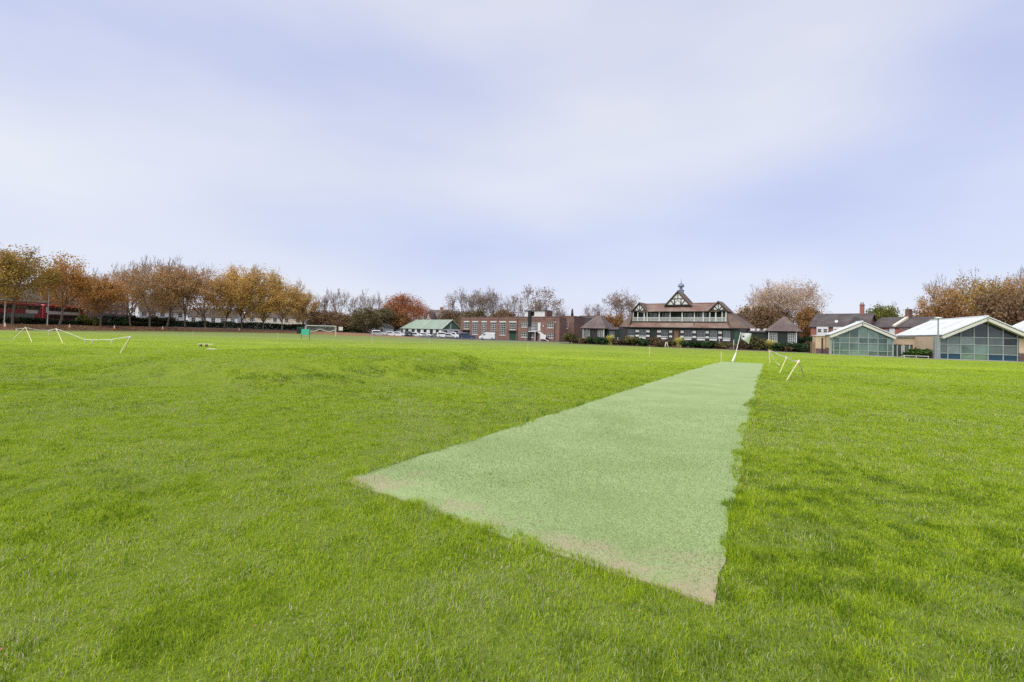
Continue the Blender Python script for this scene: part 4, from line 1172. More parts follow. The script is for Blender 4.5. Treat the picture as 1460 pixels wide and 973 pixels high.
def link_block(label, x0, x1, y0, y1, zt, wins, bits):
    r = root('pavilion_link', label, 'outbuilding', (*P.w(x0, 0), 0), P.ang, 'single-storey links of the pavilion')
    Lk = x1 - x0
    f = MB(); wall(f, 0, Lk, 0, zt, y0, wins, .15); f.box(.01, Lk - .01, y0 + .2, y1, 0, zt - .01)
    f.build('wall', M['dkgreen'], r)
    for q in wins: window(r, *q, y0, 2, 2, M['mull'], M['panebright'], sill=True)
    MB().slab([(-.05, y0 - .35, zt + .02), (Lk + .05, y0 - .35, zt + .02), (Lk + .05, y1, zt + .5), (-.05, y1, zt + .5)], .14).build('roof', M['slate'], r)
    bd = MB()
    n = int(Lk / .3)
    for i in range(n):
        xx = Lk * (i + .5) / n
        if any(q[0] - .1 < xx < q[1] + .1 for q in wins): continue
        bd.box(xx - .02, xx + .02, y0 - .03, y0 - .002, .1, zt - .05)
    bd.build('cover_strips', M['dkgreen'], r)
    if bits:
        for (a, b) in bits: MB().box(a, b, y0 + .4, y0 + 1.2, zt + .06 + .1, zt + .55).build('rooflight', M['white'], r)
    return r
xl0, xl1 = hx[1] - .35, -.02
link_block('dark green boarded link with a wide window between the left hut and the pavilion', xl0, xl1, 1.0, 6, 3.2, [((xl1 - xl0) * .2, (xl1 - xl0) * .62, 1.5, 2.8)], None)
xr0, xr1 = L + .02, hxr[0] + .4
link_block('dark green boarded link with white roof lights between the pavilion and the right hut', xr0, xr1, 1.2, 6, 3.15, [], [(.3, 1.0), (1.3, 1.7), ((xr1 - xr0) * .75, (xr1 - xr0) * .95)])

# soil bed and shrubs in front
bd = MB()
fr_pts = [P.w(x, y) for x, y in ((hx[0] - 3, -3.3), (0, -4.8), (8, -4.6), (16, -4.3), (24, -4.2), (hxr[1] + 1.5, -3.4))]
bk_pts = [P.w(x, y) for x, y in ((hxr[1] + 1.5, -.6), (hx[0] - 3, -.6))]
bd.prism_z([(p[0], p[1]) for p in fr_pts + bk_pts], -.02, .1)
tag(bd.build('flower_bed', M['soil']), kind='structure')
def bedY(px, off):                      # northing of a point in the bed at a bearing
    s = P.x(px, off); return P.w(s, off)
GSH = 'shrubs in the bed before the pavilion'
for i, (kind, px, top, wd, off, label) in enumerate([
    ('bedolive', 813, 476, 17, -1.2, 'dark olive shrub at the far left end of the pavilion bed, by the brick annex'),
    ('bedolive', 824, 480, 20, -2.6, 'grey-olive rounded shrub in front of the left corner of the left hut'),
    ('bedbrown', 839, 481, 17, -2.6, 'rust-tinged shrub under the door of the left hut'),
    ('green', 853, 481, 18, -2.6, 'dark green shrub between the left hut and the left yellow plant'),
    ('lime', 870, 480.5, 18, -3.3, 'yellow strappy clump before the left green link'),
    ('bedbrown', 887, 484, 20, -3, 'low dark brown shrub right of the left yellow plant'),
    ('bedolive', 902, 481, 18, -3, 'olive shrub with a yellow top under the left gable'),
    ('green', 918, 483.5, 22, -3.2, 'broad low green shrub in front of the first green door'),
    ('bedbrown', 936, 482, 20, -3, 'dark brown shrub just left of the walking person'),
    ('bedolive', 957, 486, 14, -2.6, 'low brownish shrub between the walking person and the middle yellow plant'),
    ('lime', 969, 484, 20, -3.5, 'yellow strappy clump below the brown middle door'),
    ('green', 985, 486, 20, -3, 'dark green shrub right of the middle yellow plant'),
    ('green', 1001, 487, 20, -3, 'low dark green shrub below the right half of the balcony'),
    ('green', 1015, 487, 18, -3, 'low dark green shrub left of the white bed post'),
    ('bedolive', 1034, 489, 20, -3, 'low olive shrub behind the white flag pole'),
    ('bedbrown', 1060, 487, 16, -2.8, 'low reddish shrub just right of the flag'),
    ('bedolive', 1077, 479, 22, -2.8, 'tall olive-brown shrub before the right green link'),
    ('lime', 1099, 487, 21, -3.2, 'yellow strappy clump at the left corner of the right hut'),
    ('green', 1117, 489, 22, -2.8, 'green shrub under the door of the right hut'),
    ('bedbrown', 1127, 492, 18, -3.3, 'low reddish-stemmed shrub before the right hut'),
    ('green', 1139, 490, 20, -2.6, 'dark green shrub at the right corner of the right hut'),
    ('bedbrown', 1151, 488, 13, -.6, 'brown shrub by the timber gate')]):
    wx, wy = bedY(px, off); top -= 1.2; wd *= 1.18
    shrub(kind, label, px, wy, top, wd, .09 if px < 1145 else 0, GSH, variant=i % 3, name='strappy_plant' if kind == 'lime' else 'shrub', x=wx)
# ------------------------------------------------------------------ flat-roofed brick building
B = Fr(656, 150, 797, 128); LB = 36.0; DB = 3.6
bb = froot('brick_clubhouse', 'flat-roofed red-brown brick building with tall windows and a white cabin on its roof', 'building', B)
HB = 6.5
tall = [(673.3, 681), (686.3, 693), (699.3, 706.8), (712.3, 720.3)]
o = []; W_ = []
def bx(p0, p1): return B.x(p0), B.x(p1)
for p in tall: a, b = bx(*p); W_.append((a, b, 1.3, 5.0, 3, 6))
a, b = bx(661.3, 668.2); W_.append((a, b, 2.9, 5.0, 3, 3))
a, b = bx(726.3, 735); W_.append((a, b, 2.95, 5.0, 3, 3))
for p in ((743.3, 751.6), (780.3, 788.6)):
    a, b = bx(*p)
    W_.append((a, b, 3.7, 5.25, 3, 3) if p[0] < 760 else (a, b, 3.6, 5.2, 3, 2)); W_.append((a, b, .9, 2.3, 3, 2))
a, b = bx(757.6, 765.4); W_.append((a, b, 2.7, 5.15, 4, 3))
a, b = bx(756.4, 760.6); W_.append((a, b, .95, 2.15, 2, 2))
Do = [(*bx(726.6, 735.6), 0, 2.35, 'green'), (*bx(659.8, 669), 0, 2.15, 'dkgreen')]
a, b = bx(766, 770.3); Do.append((a, b, 2.7, 5.1, 'white'))
a, b = bx(763.6, 766.4); Do.append((a, b, 0, 2.1, 'dark'))
wl2 = MB(); wall(wl2, 0, LB, 0, HB, 0, [w_[:4] for w_ in W_] + [d[:4] for d in Do], .2)
wl2.quad((0, 0, 0), (0, 0, HB), (0, DB, HB), (0, DB, 0)); wl2.quad((LB, DB, 0), (LB, DB, HB), (LB, 0, HB), (LB, 0, 0)); wl2.quad((0, DB, 0), (0, DB, HB), (LB, DB, HB), (LB, DB, 0))
wl2.build('wall', M['brick'], bb)
MB().box(.02, LB - .02, .02, DB - .02, HB - .4, HB - .3).build('roof', M['tarmac'], bb)
MB().box(-.08, LB + .08, -.1, .3, HB + .002, HB + .14).build('coping', M['brickbrown'], bb)
MB().box(-.02, LB + .02, -.05, -.003, 5.75, 5.95).build('string_course', M['brickbrown'], bb)
for (a, b, c, d, nx, nz_) in W_:
    window(bb, a, b, c, d, 0, nx, nz_, M['white'], M['pane'], t=.1, bar=.075, dep=.14)
    if d == 5.0: MB().box(a - .18, b + .18, -.05, -.003, 5.01, 5.3).build('lintel', M['white'], bb)
for i, (a, b, c, d, k) in enumerate(Do): door(bb, a, b, c, d, 0, M[k], planks=4 if k == 'green' else 0)
a, b = bx(725, 736.5); MB().box(a, b, -.9, -.003, 2.45, 2.6).build('door_canopy', M['timber'], bb)
a, b = bx(659, 669.5); MB().box(a, b, -.7, -.003, 2.3, 2.6).build('door_canopy', M['timber'], bb)
a, b = bx(752.8, 757); MB().box(a, b, -.28, -.003, 0, 8.1).build('stair_tower_panel', M['dark'], bb)
a, b = bx(757.2, 779.3)
MB().box(a, b - .4, -.035, -.004, 5.4, 6.45).build('dark_cladding', M['brickbrown'], bb)
# white cabin on the roof
a, b = bx(746.8, 774.9); c1, c2 = bx(752.2, 760)
cb_ = MB(); wall(cb_, a, b, HB + .15, 8.2, .35, [(c1, c2, HB + .3, 8.05)], .3); cb_.quad((a, .35, HB), (a, .35, 8.2), (a, 3.4, 8.2), (a, 3.4, HB)); cb_.quad((b, 3.4, HB), (b, 3.4, 8.2), (b, .35, 8.2), (b, .35, HB))
cab = cb_.build('roof_cabin', M['white'], bb)
MB().box(c1 - .05, c2 + .05, .66, .7, HB + .15, 8.15).build('opening', M['dark'], cab)
MB().box(a - .2, b + .25, .05, 3.5, 8.205, 8.42).build('cabin_roof', M['slate'], cab)
MB().box(b + .02, b + .55,   .36, 3.3, HB + .15, 8.2).build('side_cladding', M['brickbrown'], cab)
for q in (c2 + (b - c2) * .33, c2 + (b - c2) * .66): MB().box(q - .04, q + .04, .32, .348, HB + .2, 8.15).build('cover_strip', M['greypale'], cab)
# external stair: upper landing, flight, lower white screen
a, b = bx(757, 767.6)
st = MB(); st.box(a, b, -1.4, -.003, 2.45, 2.66); so_ = st.build('stair_landing', M['white'], bb)
sg = MB()
x1, x2 = B.x(766.8, -1), B.x(780, -1)
sg.prism_y([(x1, 2.5), (x1 + .35, 2.5), (x1 + 2.0, 1.55), (x1 + 1.65, 1.4)], -1.4, -.3); sg.build('stair_flight', M['white'], bb)
ls = MB(); ls.prism_y([(x1 + 1.2, .55), (x2 - .2, .55), (x2, 1.7), (x1 + 1.2, 1.7)], -1.5, -1.42); ls.build('stair_screen', M['white'], bb)
MB().box(x1 + 1.25, x2 - .25, -1.4, -.1, 1.0, 1.12).build('lower_landing', M['concrete'], bb)
for (u, v) in ((B.x(764, -1), B.x(764.8, -1)), (x1 + 1.0, x1 + 1.12)): MB().box(u, u + .14, -1.5, -1.36, 0, 2.45 if u < x1 else 1.7).build('stair_post', M['white'], bb)
MB().bar((x2 - .6, -1.46, .6), (x2 + .9, -1.46, 0), .12).build('lower_stringer', M['white'], bb)
rl_ = MB(); 
for z in (3.0, 3.35, 3.7): rl_.bar((a, -1.36, z), (b - .6, -1.36, z), .03)
for i in range(6): rl_.bar((a + (b - .6 - a) * i / 5, -1.36, 2.66), (a + (b - .6 - a) * i / 5, -1.36, 3.7), .03)
rl_.build('landing_rail', M['greypale'], bb)
for px in (737.5, 790.8): 
    MB().tube([(B.x(px), -.09, 0), (B.x(px), -.09, HB - .5)], .06, 6).build('downpipe', M['timber'], bb)
MB().box(B.x(774.3), B.x(775.2), -.2, -.003, 3.95, 4.25).build('wall_lamp', M['lampglass'], bb)
MB().box(B.x(791), B.x(792), -.15, -.003, 5.0, 5.3).build('alarm_box', M['white'], bb)

# brick annex to the right, and the houses behind
def house(name, label, cat, fr, L_, dep, h, rh, wallm, roofm, wins=(), axis='x', chim=(), gablem=None, z0=-.3, group=None, over=.3, frame=None, pane=None):
    r = froot(name, label, cat, fr, group)
    f = MB(); wall(f, 0, L_, z0, h, 0, [w_[:4] for w_ in wins], .16)
    f.quad((0, 0, z0), (0, 0, h), (0, dep, h), (0, dep, z0)); f.quad((L_, dep, z0), (L_, dep, h), (L_, 0, h), (L_, 0, z0)); f.quad((0, dep, z0), (0, dep, h), (L_, dep, h), (L_, dep, z0))
    if axis == 'x' and rh:
        for xx in (0, L_): f.add([(xx, 0, h), (xx, dep, h), (xx, dep / 2, h + rh)], [(0, 1, 2)])
    elif rh and gablem is None:
        for yy in (0, dep): f.add([(0, yy, h), (L_, yy, h), (L_ / 2, yy, h + rh)], [(0, 1, 2)])
    f.build('wall', wallm, r)
    if gablem is not None: MB().prism_y([(0, h + .01), (L_, h + .01), (L_ / 2, h + rh)], -.02, .1).build('gable', gablem, r)
    rf = MB()
    if rh == 0: rf.box(-.05, L_ + .05, -.05, dep + .05, h, h + .18)
    elif axis == 'x':
        k = rh / (dep / 2)
        rf.slab([(-over, -over, h - over * k + .1), (L_ + over, -over, h - over * k + .1), (L_ + over, dep / 2, h + rh + .1), (-over, dep / 2, h + rh + .1)], .15)
        rf.slab([(-over, dep / 2, h + rh + .1), (L_ + over, dep / 2, h + rh + .1), (L_ + over, dep + over, h - over * k + .1), (-over, dep + over, h - over * k + .1)], .15)
    else:
        k = rh / (L_ / 2)
        for s in (0, 1):
            q = (lambda v: v) if s == 0 else (lambda v: L_ - v)
            rf.slab([(q(-over), -over, h - over * k + .1), (q(L_ / 2), -over, h + rh + .1), (q(L_ / 2), dep + over, h + rh + .1), (q(-over), dep + over, h - over * k + .1)], .15)
    ro = rf.build('roof', roofm, r)
    for (cx, cy, cw, zt) in chim:
        c = MB(); zb = h + (rh if rh else 0) * .3
        c.box(cx - cw / 2, cx + cw / 2, cy - .3, cy + .3, zb, zt); c.box(cx - cw / 2 - .06, cx + cw / 2 + .06, cy - .36, cy + .36, zt, zt + .15)
        ch = c.build('chimney', M['brickred'], ro)
        for kx in (-.25, .25): MB().lathe([(.1, zt + .15), (.08, zt + .55)], 8, cx + kx * cw, cy).build('chimney_pot', M['tile'], ch)
    for w_ in wins: window(r, *w_[:4], 0, w_[4], w_[5], frame or M['white'], pane or M['pane'], t=.1, bar=.06, sill=True)
    return r
A1 = Fr(798.5, 136, 818, 134)
ax = A1.x
house('brick_annex', 'red brick block with a flat top right of the long brick building', 'building', A1, A1.L, 8, zat(808, 451.5, 135), 0, M['brick'], M['brickbrown'],
      [(ax(806), ax(809.8), 3.6, 5.6, 2, 2), (ax(798.8), ax(804.6), .9, 2.3, 4, 1)])
W1 = Fr(819.5, 150, 836, 148)
house('half_timbered_house', 'white gabled house between the brick annex and the left hut', 'house', W1, W1.L, 9, 3.9, zat(828, 453, 149) - 3.9, M['cream'], M['slate'],
      [(W1.L * .55, W1.L * .85, 1.4, 2.9, 2, 1)], axis='y', gablem=M['render'])
W2 = Fr(816, 172, 850, 166)
house('slate_roofed_house', 'dark slate roof showing behind the white gabled house', 'house', W2, W2.L, 10, 5.4, zat(830, 450, 172) - 5.4, M['brickbrown'], M['slate'], [(2, 3.2, 2.5, 4.2, 2, 2), (5, 6.2, 2.5, 4.2, 2, 2)], chim=[(W2.L * .78, 5, .9, zat(838, 446, 172))])
W3 = Fr(1038, 118, 1078, 108)
w3h = zat(1055, 452, 113)
house('grey_roofed_house', 'brown house with a pale grey roof rising behind the right gable of the pavilion', 'house', W3, W3.L, 9, w3h, zat(1052, 434, 113) - w3h, M['brickbrown'], M['paleroof'],
      [(W3.x(1056.5), W3.x(1062.5), w3h - 1.9, w3h - .35, 1, 1), (W3.x(1063.5), W3.x(1068), w3h - 1.6, w3h - .35, 1, 1)])

# ------------------------------------------------------------------ white cottage with a green roof
CX0, CY0 = gx(629, 155), 155.0
ca = math.atan2(-15, 16.7)                 # local x runs along the long wall towards the corner
ct = root('green_roofed_cottage', 'long white cottage with dark windows and a mossy green roof behind the parked cars', 'cottage', (CX0, CY0, 0), ca)
Cf = Fr.__new__(Fr); Cf.A = (CX0, CY0); Cf.c, Cf.s_ = math.cos(ca), math.sin(ca); Cf.ang = ca; Cf.L = 1
xL = Cf.x(571)                             # negative: left end of the long wall
wo_ = [(p0, p1, z0_, z1_) for p0, p1, z0_, z1_ in ((571.5, 574, 1, 2.6), (577.5, 582, .9, 2.55), (586.5, 591, .9, 2.55), (594, 599.5, .9, 2.5), (603.5, 608, .9, 2.5), (612.5, 617, 0, 2.6), (621, 625.6, 0, 2.5))]
ops = [(Cf.x(p0), Cf.x(p1), z0_, z1_) for p0, p1, z0_, z1_ in wo_]
f = MB(); wall(f, xL, 0, 0, 2.75, 0, ops, .2); Wd = 8.2
f.quad((xL, 0, 0), (xL, 0, 2.75), (xL, Wd, 2.75), (xL, Wd, 0)); f.quad((xL, Wd, 0), (xL, Wd, 2.75), (0, Wd, 2.75), (0, Wd, 0))
f.quad((0, Wd, 0), (0, Wd, 2.75), (0, 0, 2.75), (0, 0, 0))
f.build('wall', M['render'], ct)
for i, q in enumerate(ops):
    if q[2] == 0: door(ct, *q, 0, M['timber'])
    else: window(ct, *q, 0, 2, 2, M['green'] if i == 3 else M['timber'], M['pane'], t=.1)
rf = MB(); zr = 5.9; hip = 3.2; o_ = .35
rf.slab([(xL - o_, -o_, 2.68), (o_ + .1, -o_, 2.68), (o_ + .1, Wd / 2, zr), (xL + hip, Wd / 2, zr)], .14)
rf.slab([(xL + hip, Wd / 2, zr), (o_ + .1, Wd / 2, zr), (o_ + .1, Wd + o_, 2.68), (xL - o_, Wd + o_, 2.68)], .14)
rf.slab([(xL - o_, Wd + o_, 2.68), (xL - o_, -o_, 2.68), (xL + hip, Wd / 2, zr)], .14)
rf.build('roof', M['greenroof'], ct)
gb = MB(); gb.add([(.012, 0, 2.78), (.012, Wd, 2.78), (.012, Wd / 2, zr - .2)], [(0, 1, 2)]); gb.build('gable', M['greenboard'], ct)
bgb = MB(); bgb.bar((o_ + .13, -o_, 2.66), (o_ + .13, Wd / 2, zr - .02), .16); bgb.bar((o_ + .13, Wd / 2, zr - .02), (o_ + .13, Wd + o_, 2.66), .16); bgb.build('barge_board', M['fascia'], ct)
ew = MB(); ew.box(.02, .06, 1.0, 2.3, 1.3, 2.3); ew.build('window', M['pane'], ct)
MB().box(.02, .09, 5.3, 7.0, 0, 2.2).build('door', M['timber'], ct)
MB().box(.02, .3, 3.6, 3.85, 0, 4.6).build('vent_pipe', M['greypale'], ct)
# lean-to at its left end
ln = MB(); xq = Cf.x(549); ln.box(xq, xL - .02, .8, 6.5, -.2, 2.3)
lo_ = ln.build('lean_to', M['render'], ct)
MB().slab([(xq - .3, .5, 2.32), (xL - .02, .5, 2.5), (xL - .02, 6.8, 2.9), (xq - .3, 6.8, 2.7)], .12).build('lean_to_roof', M['tilebrown'], lo_)
MB().box(Cf.x(553.6), Cf.x(557), .72, .795, .1, 2.0).build('door', M['timber'], lo_)
# houses behind it
H1 = Fr(604, 232, 634, 226); h1 = zat(615, 455, 230)
house('slate_roofed_house', 'house with a purple slate roof and white dormers above the green cottage roof', 'house', H1, H1.L, 10, h1, zat(615, 441.5, 230) - h1, M['render'], M['slatepurple'], [(2, 3.5, h1 - 2.2, h1 - .5, 2, 2), (6, 7.5, h1 - 2.2, h1 - .5, 2, 2)], chim=[(6.5, 5, 1.6, zat(617, 438, 230))])
Hd = Fr(606.5, 222, 613.5, 221)
house('dormer_house', 'narrow white gable poking up behind the green cottage roof', 'house', Hd, Hd.L, 5, zat(610, 454, 222), 3.2, M['render'], M['slate'], [(.6, Hd.L - .6, zat(610, 454, 222) - 1.6, zat(610, 454, 222) - .3, 2, 1)], axis='y')
H3 = Fr(624, 224, 634, 222)
house('white_gabled_house', 'white gabled house at the right end of the green cottage roof', 'house', H3, H3.L, 8, zat(629, 455, 223), zat(629, 444.5, 223) - zat(629, 455, 223), M['render'], M['slate'], [(1, 2.2, 5, 6.6, 2, 2)], axis='y')
H2 = Fr(539, 166, 549, 165)
house('small_white_house', 'small white gabled house with one dark window left of the cottage lean-to', 'house', H2, H2.L, 5, zat(544, 467, 165), zat(544, 461.5, 165) - zat(544, 467, 165), M['render'], M['slate'], [(H2.L * .35, H2.L * .65, 1.2, 2.4, 1, 1)], axis='y')
H4 = Fr(525, 186, 537, 185)
house('white_house', 'tall white house half hidden by the olive bushy tree', 'house', H4, H4.L, 8, zat(531, 457, 185), 2.5, M['render'], M['slate'], [(.5, 1.5, 4, 5.5, 2, 2), (2, 2.9, 4, 5.5, 2, 2), (.5, 1.5, 1.5, 3, 2, 2)])
H5 = Fr(500, 180, 513, 180)
house('white_garage', 'low white garage right of the square white notice board', 'garage', H5, H5.L, 5, zat(506, 464, 180), 1.0, M['render'], M['slate'], [(.5, 1.6, 1.2, 2.2, 2, 1), (2.2, 3, .8, 2.2, 1, 1)])
# terrace behind the left-hand trees
def terr(name, label, pa, Ya, pb, Yb, eave, ridge, wallm, roofm, nwin, pe, chim=()):
    f = Fr(pa, Ya, pb, Yb); ym = (Ya + Yb) / 2; pm = (pa + pb) / 2
    h = zat(pm, eave, ym); rh = zat(pm, ridge, ym) - h
    ws = []
    for i in range(nwin):
        c = f.L * (i + .5) / nwin; ws.append((c - .75, c + .75, h - 2.2, h - .5, 2, 2)); ws.append((c - .9, c + .9, h - 5.2, h - 3.3, 3, 2))
    return house(name, label, 'house', f, f.L, 9, h, rh, wallm, roofm, ws, chim=[(c * f.L, 4.5, 1, h + rh + 1.2) for c in chim])
terr('brown_roofed_terrace', 'long terrace with a dark brown tiled roof behind the small russet trees', 98, 128, 182, 172, 421, 398, M['brickbrown'], M['tilebrown'], 8, 0, (.15, .85))
terr('brick_terrace', 'brick terrace behind the red buses, mostly hidden by ochre leaves', -40, 108, 62, 122, 428, 402, M['brick'], M['slatepurple'], 6, 0, (.4,))
terr('white_terrace', 'white-walled houses seen between the trunks of the bare-topped brown trees', 198, 176, 262, 186, 444, 424, M['render'], M['slate'], 5, 0, (.3,))
terr('white_bungalow', 'white building glimpsed between trunks under the rust-brown tree', 268, 186, 338, 190, 452, 440, M['render'], M['slate'], 5, 0)
terr('grey_terrace', 'pale grey houses glimpsed under the golden trees', 350, 200, 432, 206, 452, 432, M['cream'], M['slatepurple'], 5, 0)

# ------------------------------------------------------------------ red brick terrace on the right
T0 = Fr(1155.5, 88, 1236, 82); th = zat(1180, 466, 86); tr_ = zat(1190, 449.5, 92) - th
fx = T0.x
def whitebay(r, x0, x1, z0, z1):
    b = MB(); b.box(x0, x1, -.35, -.003, z0, z1); o = b.build('bay', M['white'], r)
    n = 2
    for i in range(n):
        a = x0 + (x1 - x0) * (i + .14) / n; c = x0 + (x1 - x0) * (i + .86) / n
        w_ = MB(); zz0, zz1 = z0 + .5, z1 - .3
        w_.box(a, c, -.4, -.352, zz0, zz1); wo2 = w_.build('window', M['white'], o)
        MB().box(a + .07, c - .07, -.42, -.402, zz0 + .07, (zz0 + zz1) / 2 - .03).build('pane', M['pane'], wo2)
        MB().box(a + .07, c - .07, -.42, -.402, (zz0 + zz1) / 2 + .03, zz1 - .07).build('pane', M['pane'], wo2)
r1 = house('red_brick_terrace_house', 'red brick house with white bay windows and a tall slender chimney', 'house', T0, T0.L, 9, th, tr_, M['brickred'], M['slate'],
           [], chim=[(fx(1228, 4), 4.5, .6, zat(1227.5, 437.5, 89))], group='red brick terrace houses behind the sports hall')
whitebay(r1, fx(1165), fx(1181.5), zat(1172, 478, 86), th - .05)
whitebay(r1, fx(1163), fx(1174.5), .3, zat(1168, 480, 86))
whitebay(r1, fx(1188.5), fx(1204), zat(1195, 478, 86), th - .05)
MB().box(fx(1156), fx(1236), -.04, -.004, th - .25, th - .02).build('eaves_board', M['white'], r1)
ds = MB(); ds.lathe([(.02, 0), (.14, .03), (.26, .1)], 10); dso = ds.build('satellite_dish', M['white'], r1); dso.location = (fx(1193.5), -.5, th + .9); dso.rotation_euler = (rad(70), 0, 0)
MB().bar((fx(1193.5), -.4, th - .1), (fx(1193.5), -.4, th + .85), .05).build('dish_pole', M['grey'], r1)
gm2 = MB(); gx0, gx1 = fx(1206), fx(1232); gm2.prism_y([(gx0, th), (gx1, th), ((gx0 + gx1) / 2, th + tr_ * .72)], -.3, 3); gm2.build('cross_gable', M['slate'], r1)
T2_ = Fr(1238, 84, 1312, 77); th2 = zat(1270, 466.5, 80); tr2 = zat(1270, 453, 84) - th2
r2 = house('red_brick_terrace_house', 'dark-roofed brick house with a pale party wall up its roof, between the glass gables', 'house', T2_, T2_.L, 9, th2, tr2, M['brickred'], M['slate'],
           [(T2_.x(1262), T2_.x(1268), th2 - 2, th2 - .4, 2, 2)], group='red brick terrace houses behind the sports hall')
pw = MB(); xx = T2_.x(1275); k = tr2 / 4.5
pw.prism_y([(xx - .2, 0), (xx + .2, 0), (xx + .2, .1), (xx - .2, .1)], 0, .01)
pw = MB(); pw.slab([(xx - .22, -.2, th2 + .3), (xx + .22, -.2, th2 + .3), (xx + .22, 4.5, th2 + tr2 + .45), (xx - .22, 4.5, th2 + tr2 + .45)], .4); pw.build('party_wall', M['cream'], r2)
MB().box(xx - .3, xx + .3, 3.6, 4.6, th2 + tr2 - .5, th2 + tr2 + 1.4).build('chimney', M['brickbrown'], r2)
MB().box(T2_.x(1268.5), T2_.x(1276), -.06, -.003, th2 - 2.5, th2 - .1).build('white_wall_panel', M['white'], r2)
MB().box(T2_.x(1282), T2_.x(1296), -.04, -.003, th2 - .3, th2 - .1).build('eaves_board', M['white'], r2)
# ------------------------------------------------------------------ glass-gabled sports hall
Q1 = Fr(1184.5, 66, 1273, 63.5); Q2 = Fr(1339.5, 58, 1451, 55.5)
def glass_gable(r, L_, he, hp, over, dep, cols, rows, pane_of, roofslab=True, front=-.5):
    cx = L_ / 2; k = (hp - he) / cx
    top = lambda x: he + (x if x < cx else L_ - x) * k
    # panes: one per bay of the mullion grid
    xs = [0] + cols + [L_]
    for i in range(len(xs) - 1):
        zz = [0.05] + rows + [None]
        for j in range(len(zz) - 1):
            a, b = xs[i], xs[i + 1]; z0 = zz[j]
            g = MB()
            if zz[j + 1] is None:
                pts = [(a, z0), (b, z0), (b, top(b) - .05)] + ([(cx, hp - .05)] if a < cx < b else []) + [(a, top(a) - .05)]
                g.prism_y(pts, .1, .13)
            else:
                z1 = zz[j + 1]
                if z1 > min(top(a), top(b)): z1 = min(top(a), top(b)) - .02
                g.box(a, b, .1, .13, z0, z1)
            g.build('glass_pane', M[pane_of(i, j)], r)
    ml = MB()
    for i, x in enumerate(xs):
        t = .09 if i in (0, len(xs) - 1) else .042
        ml.box(x - t, x + t, .0, .096, 0, top(min(max(x, .02), L_ - .02)) - .06)
    for j, z in enumerate(rows): ml.box(.1, L_ - .1, .02, .092, z - .04, z + .04)
    ml.box(-.09, L_ + .09, -.004, .094, -.1, .05)
    ml.build('mullions', M['mull'], r)
    # verge beams and roof
    for s in (0, 1):
        q = (lambda v: v) if s == 0 else (lambda v: L_ - v)
        e = over; z_e = he - e * k
        b = MB(); b.slab([(q(-e), front, z_e + .02), (q(cx), front, hp + .02), (q(cx), front + .18, hp + .02), (q(-e), front + .18, z_e + .02)], .3); b.build('verge_beam', M['fascia'], r)
        b = MB(); b.slab([(q(-e), front + .182, z_e - .1), (q(cx), front + .182, hp - .1), (q(cx), .099, hp - .1), (q(-e), .099, z_e - .1)], .12); b.build('soffit', M['fascia'], r)
        b = MB(); b.slab([(q(-e - .05), front - .06, z_e + .23), (q(cx), front - .06, hp + .23), (q(cx), dep, hp + .23), (q(-e - .05), dep, z_e + .23)], .09)
        n = max(2, int(dep / .9))
        for i in range(1, int((dep - front) / .55)):          # standing seams
            yy = front + i * .55; dz = .235
            b.bar((q(-e), yy, z_e + dz), (q(cx - .05), yy, hp + dz - .05 * k), .035)
        ro = b.build('roof', M['roofwhite'], r)
        if dep > 8 and s == 0:
            for (ya, yb) in ((2.2, 3.3), (6.2, 7.3), (9.6, 10.7)):
                rl5 = MB(); rl5.slab([(cx * .35, ya, he + cx * .35 * k + .29), (cx * .8, ya, he + cx * .8 * k + .29), (cx * .8, yb, he + cx * .8 * k + .29), (cx * .35, yb, he + cx * .35 * k + .29)], .05); rl5.build('rooflight', M['greypale'], ro)
        b = MB(); b.slab([(q(-e), front + .05, z_e + .135), (q(cx), front + .05, hp + .135), (q(cx), dep - .1, hp + .135), (q(-e), dep - .1, z_e + .135)], .1); b.build('roof_edge', M['fascia_dk'], r)
    MB().tube([(cx, front, hp + .25), (cx, dep, hp + .25)], .1, 6).build('ridge_cap', M['roofwhite'], r)
L1 = Q1.L
s1 = froot('sports_hall_wing', 'smaller glass gable of the sports hall, beside the timber gate', 'building', Q1, 'gabled wings of the glass sports hall')
cols = [Q1.x(p) for p in (1189, 1197.5, 1211, 1224.5, 1238, 1252, 1265.5)]
glass_gable(s1, L1, 2.62, 4.32, .25, 2.4, cols, [.62, 1.62, 2.35], lambda i, j: 'glassgreen')
q = MB(); q.box(-.12, -.02, .15, 4.2, .0, 2.45); q.build('side_wall', M['stone'], s1)
MB().box(-.15, -.121, .4, 4.15, 0, .9).build('plinth', M['plinth'], s1)
q = MB(); q.box(-1.35, -.16, 2.2, 4.3, 0, 2.5); q.build('stone_block', M['stone'], s1)
MB().box(-1.38, -.16, 2.15, 2.195, 0, .75).build('plinth', M['plinth'], s1)
MB().box(-1.45, -.16, 2.05, 4.4, 2.502, 2.62).build('flat_roof', M['greypale'], s1)
q = MB(); q.box(.1, L1 - .1, 2.1, 2.2, 0, 2.4); q.build('back_wall', M['greenboard'], s1)

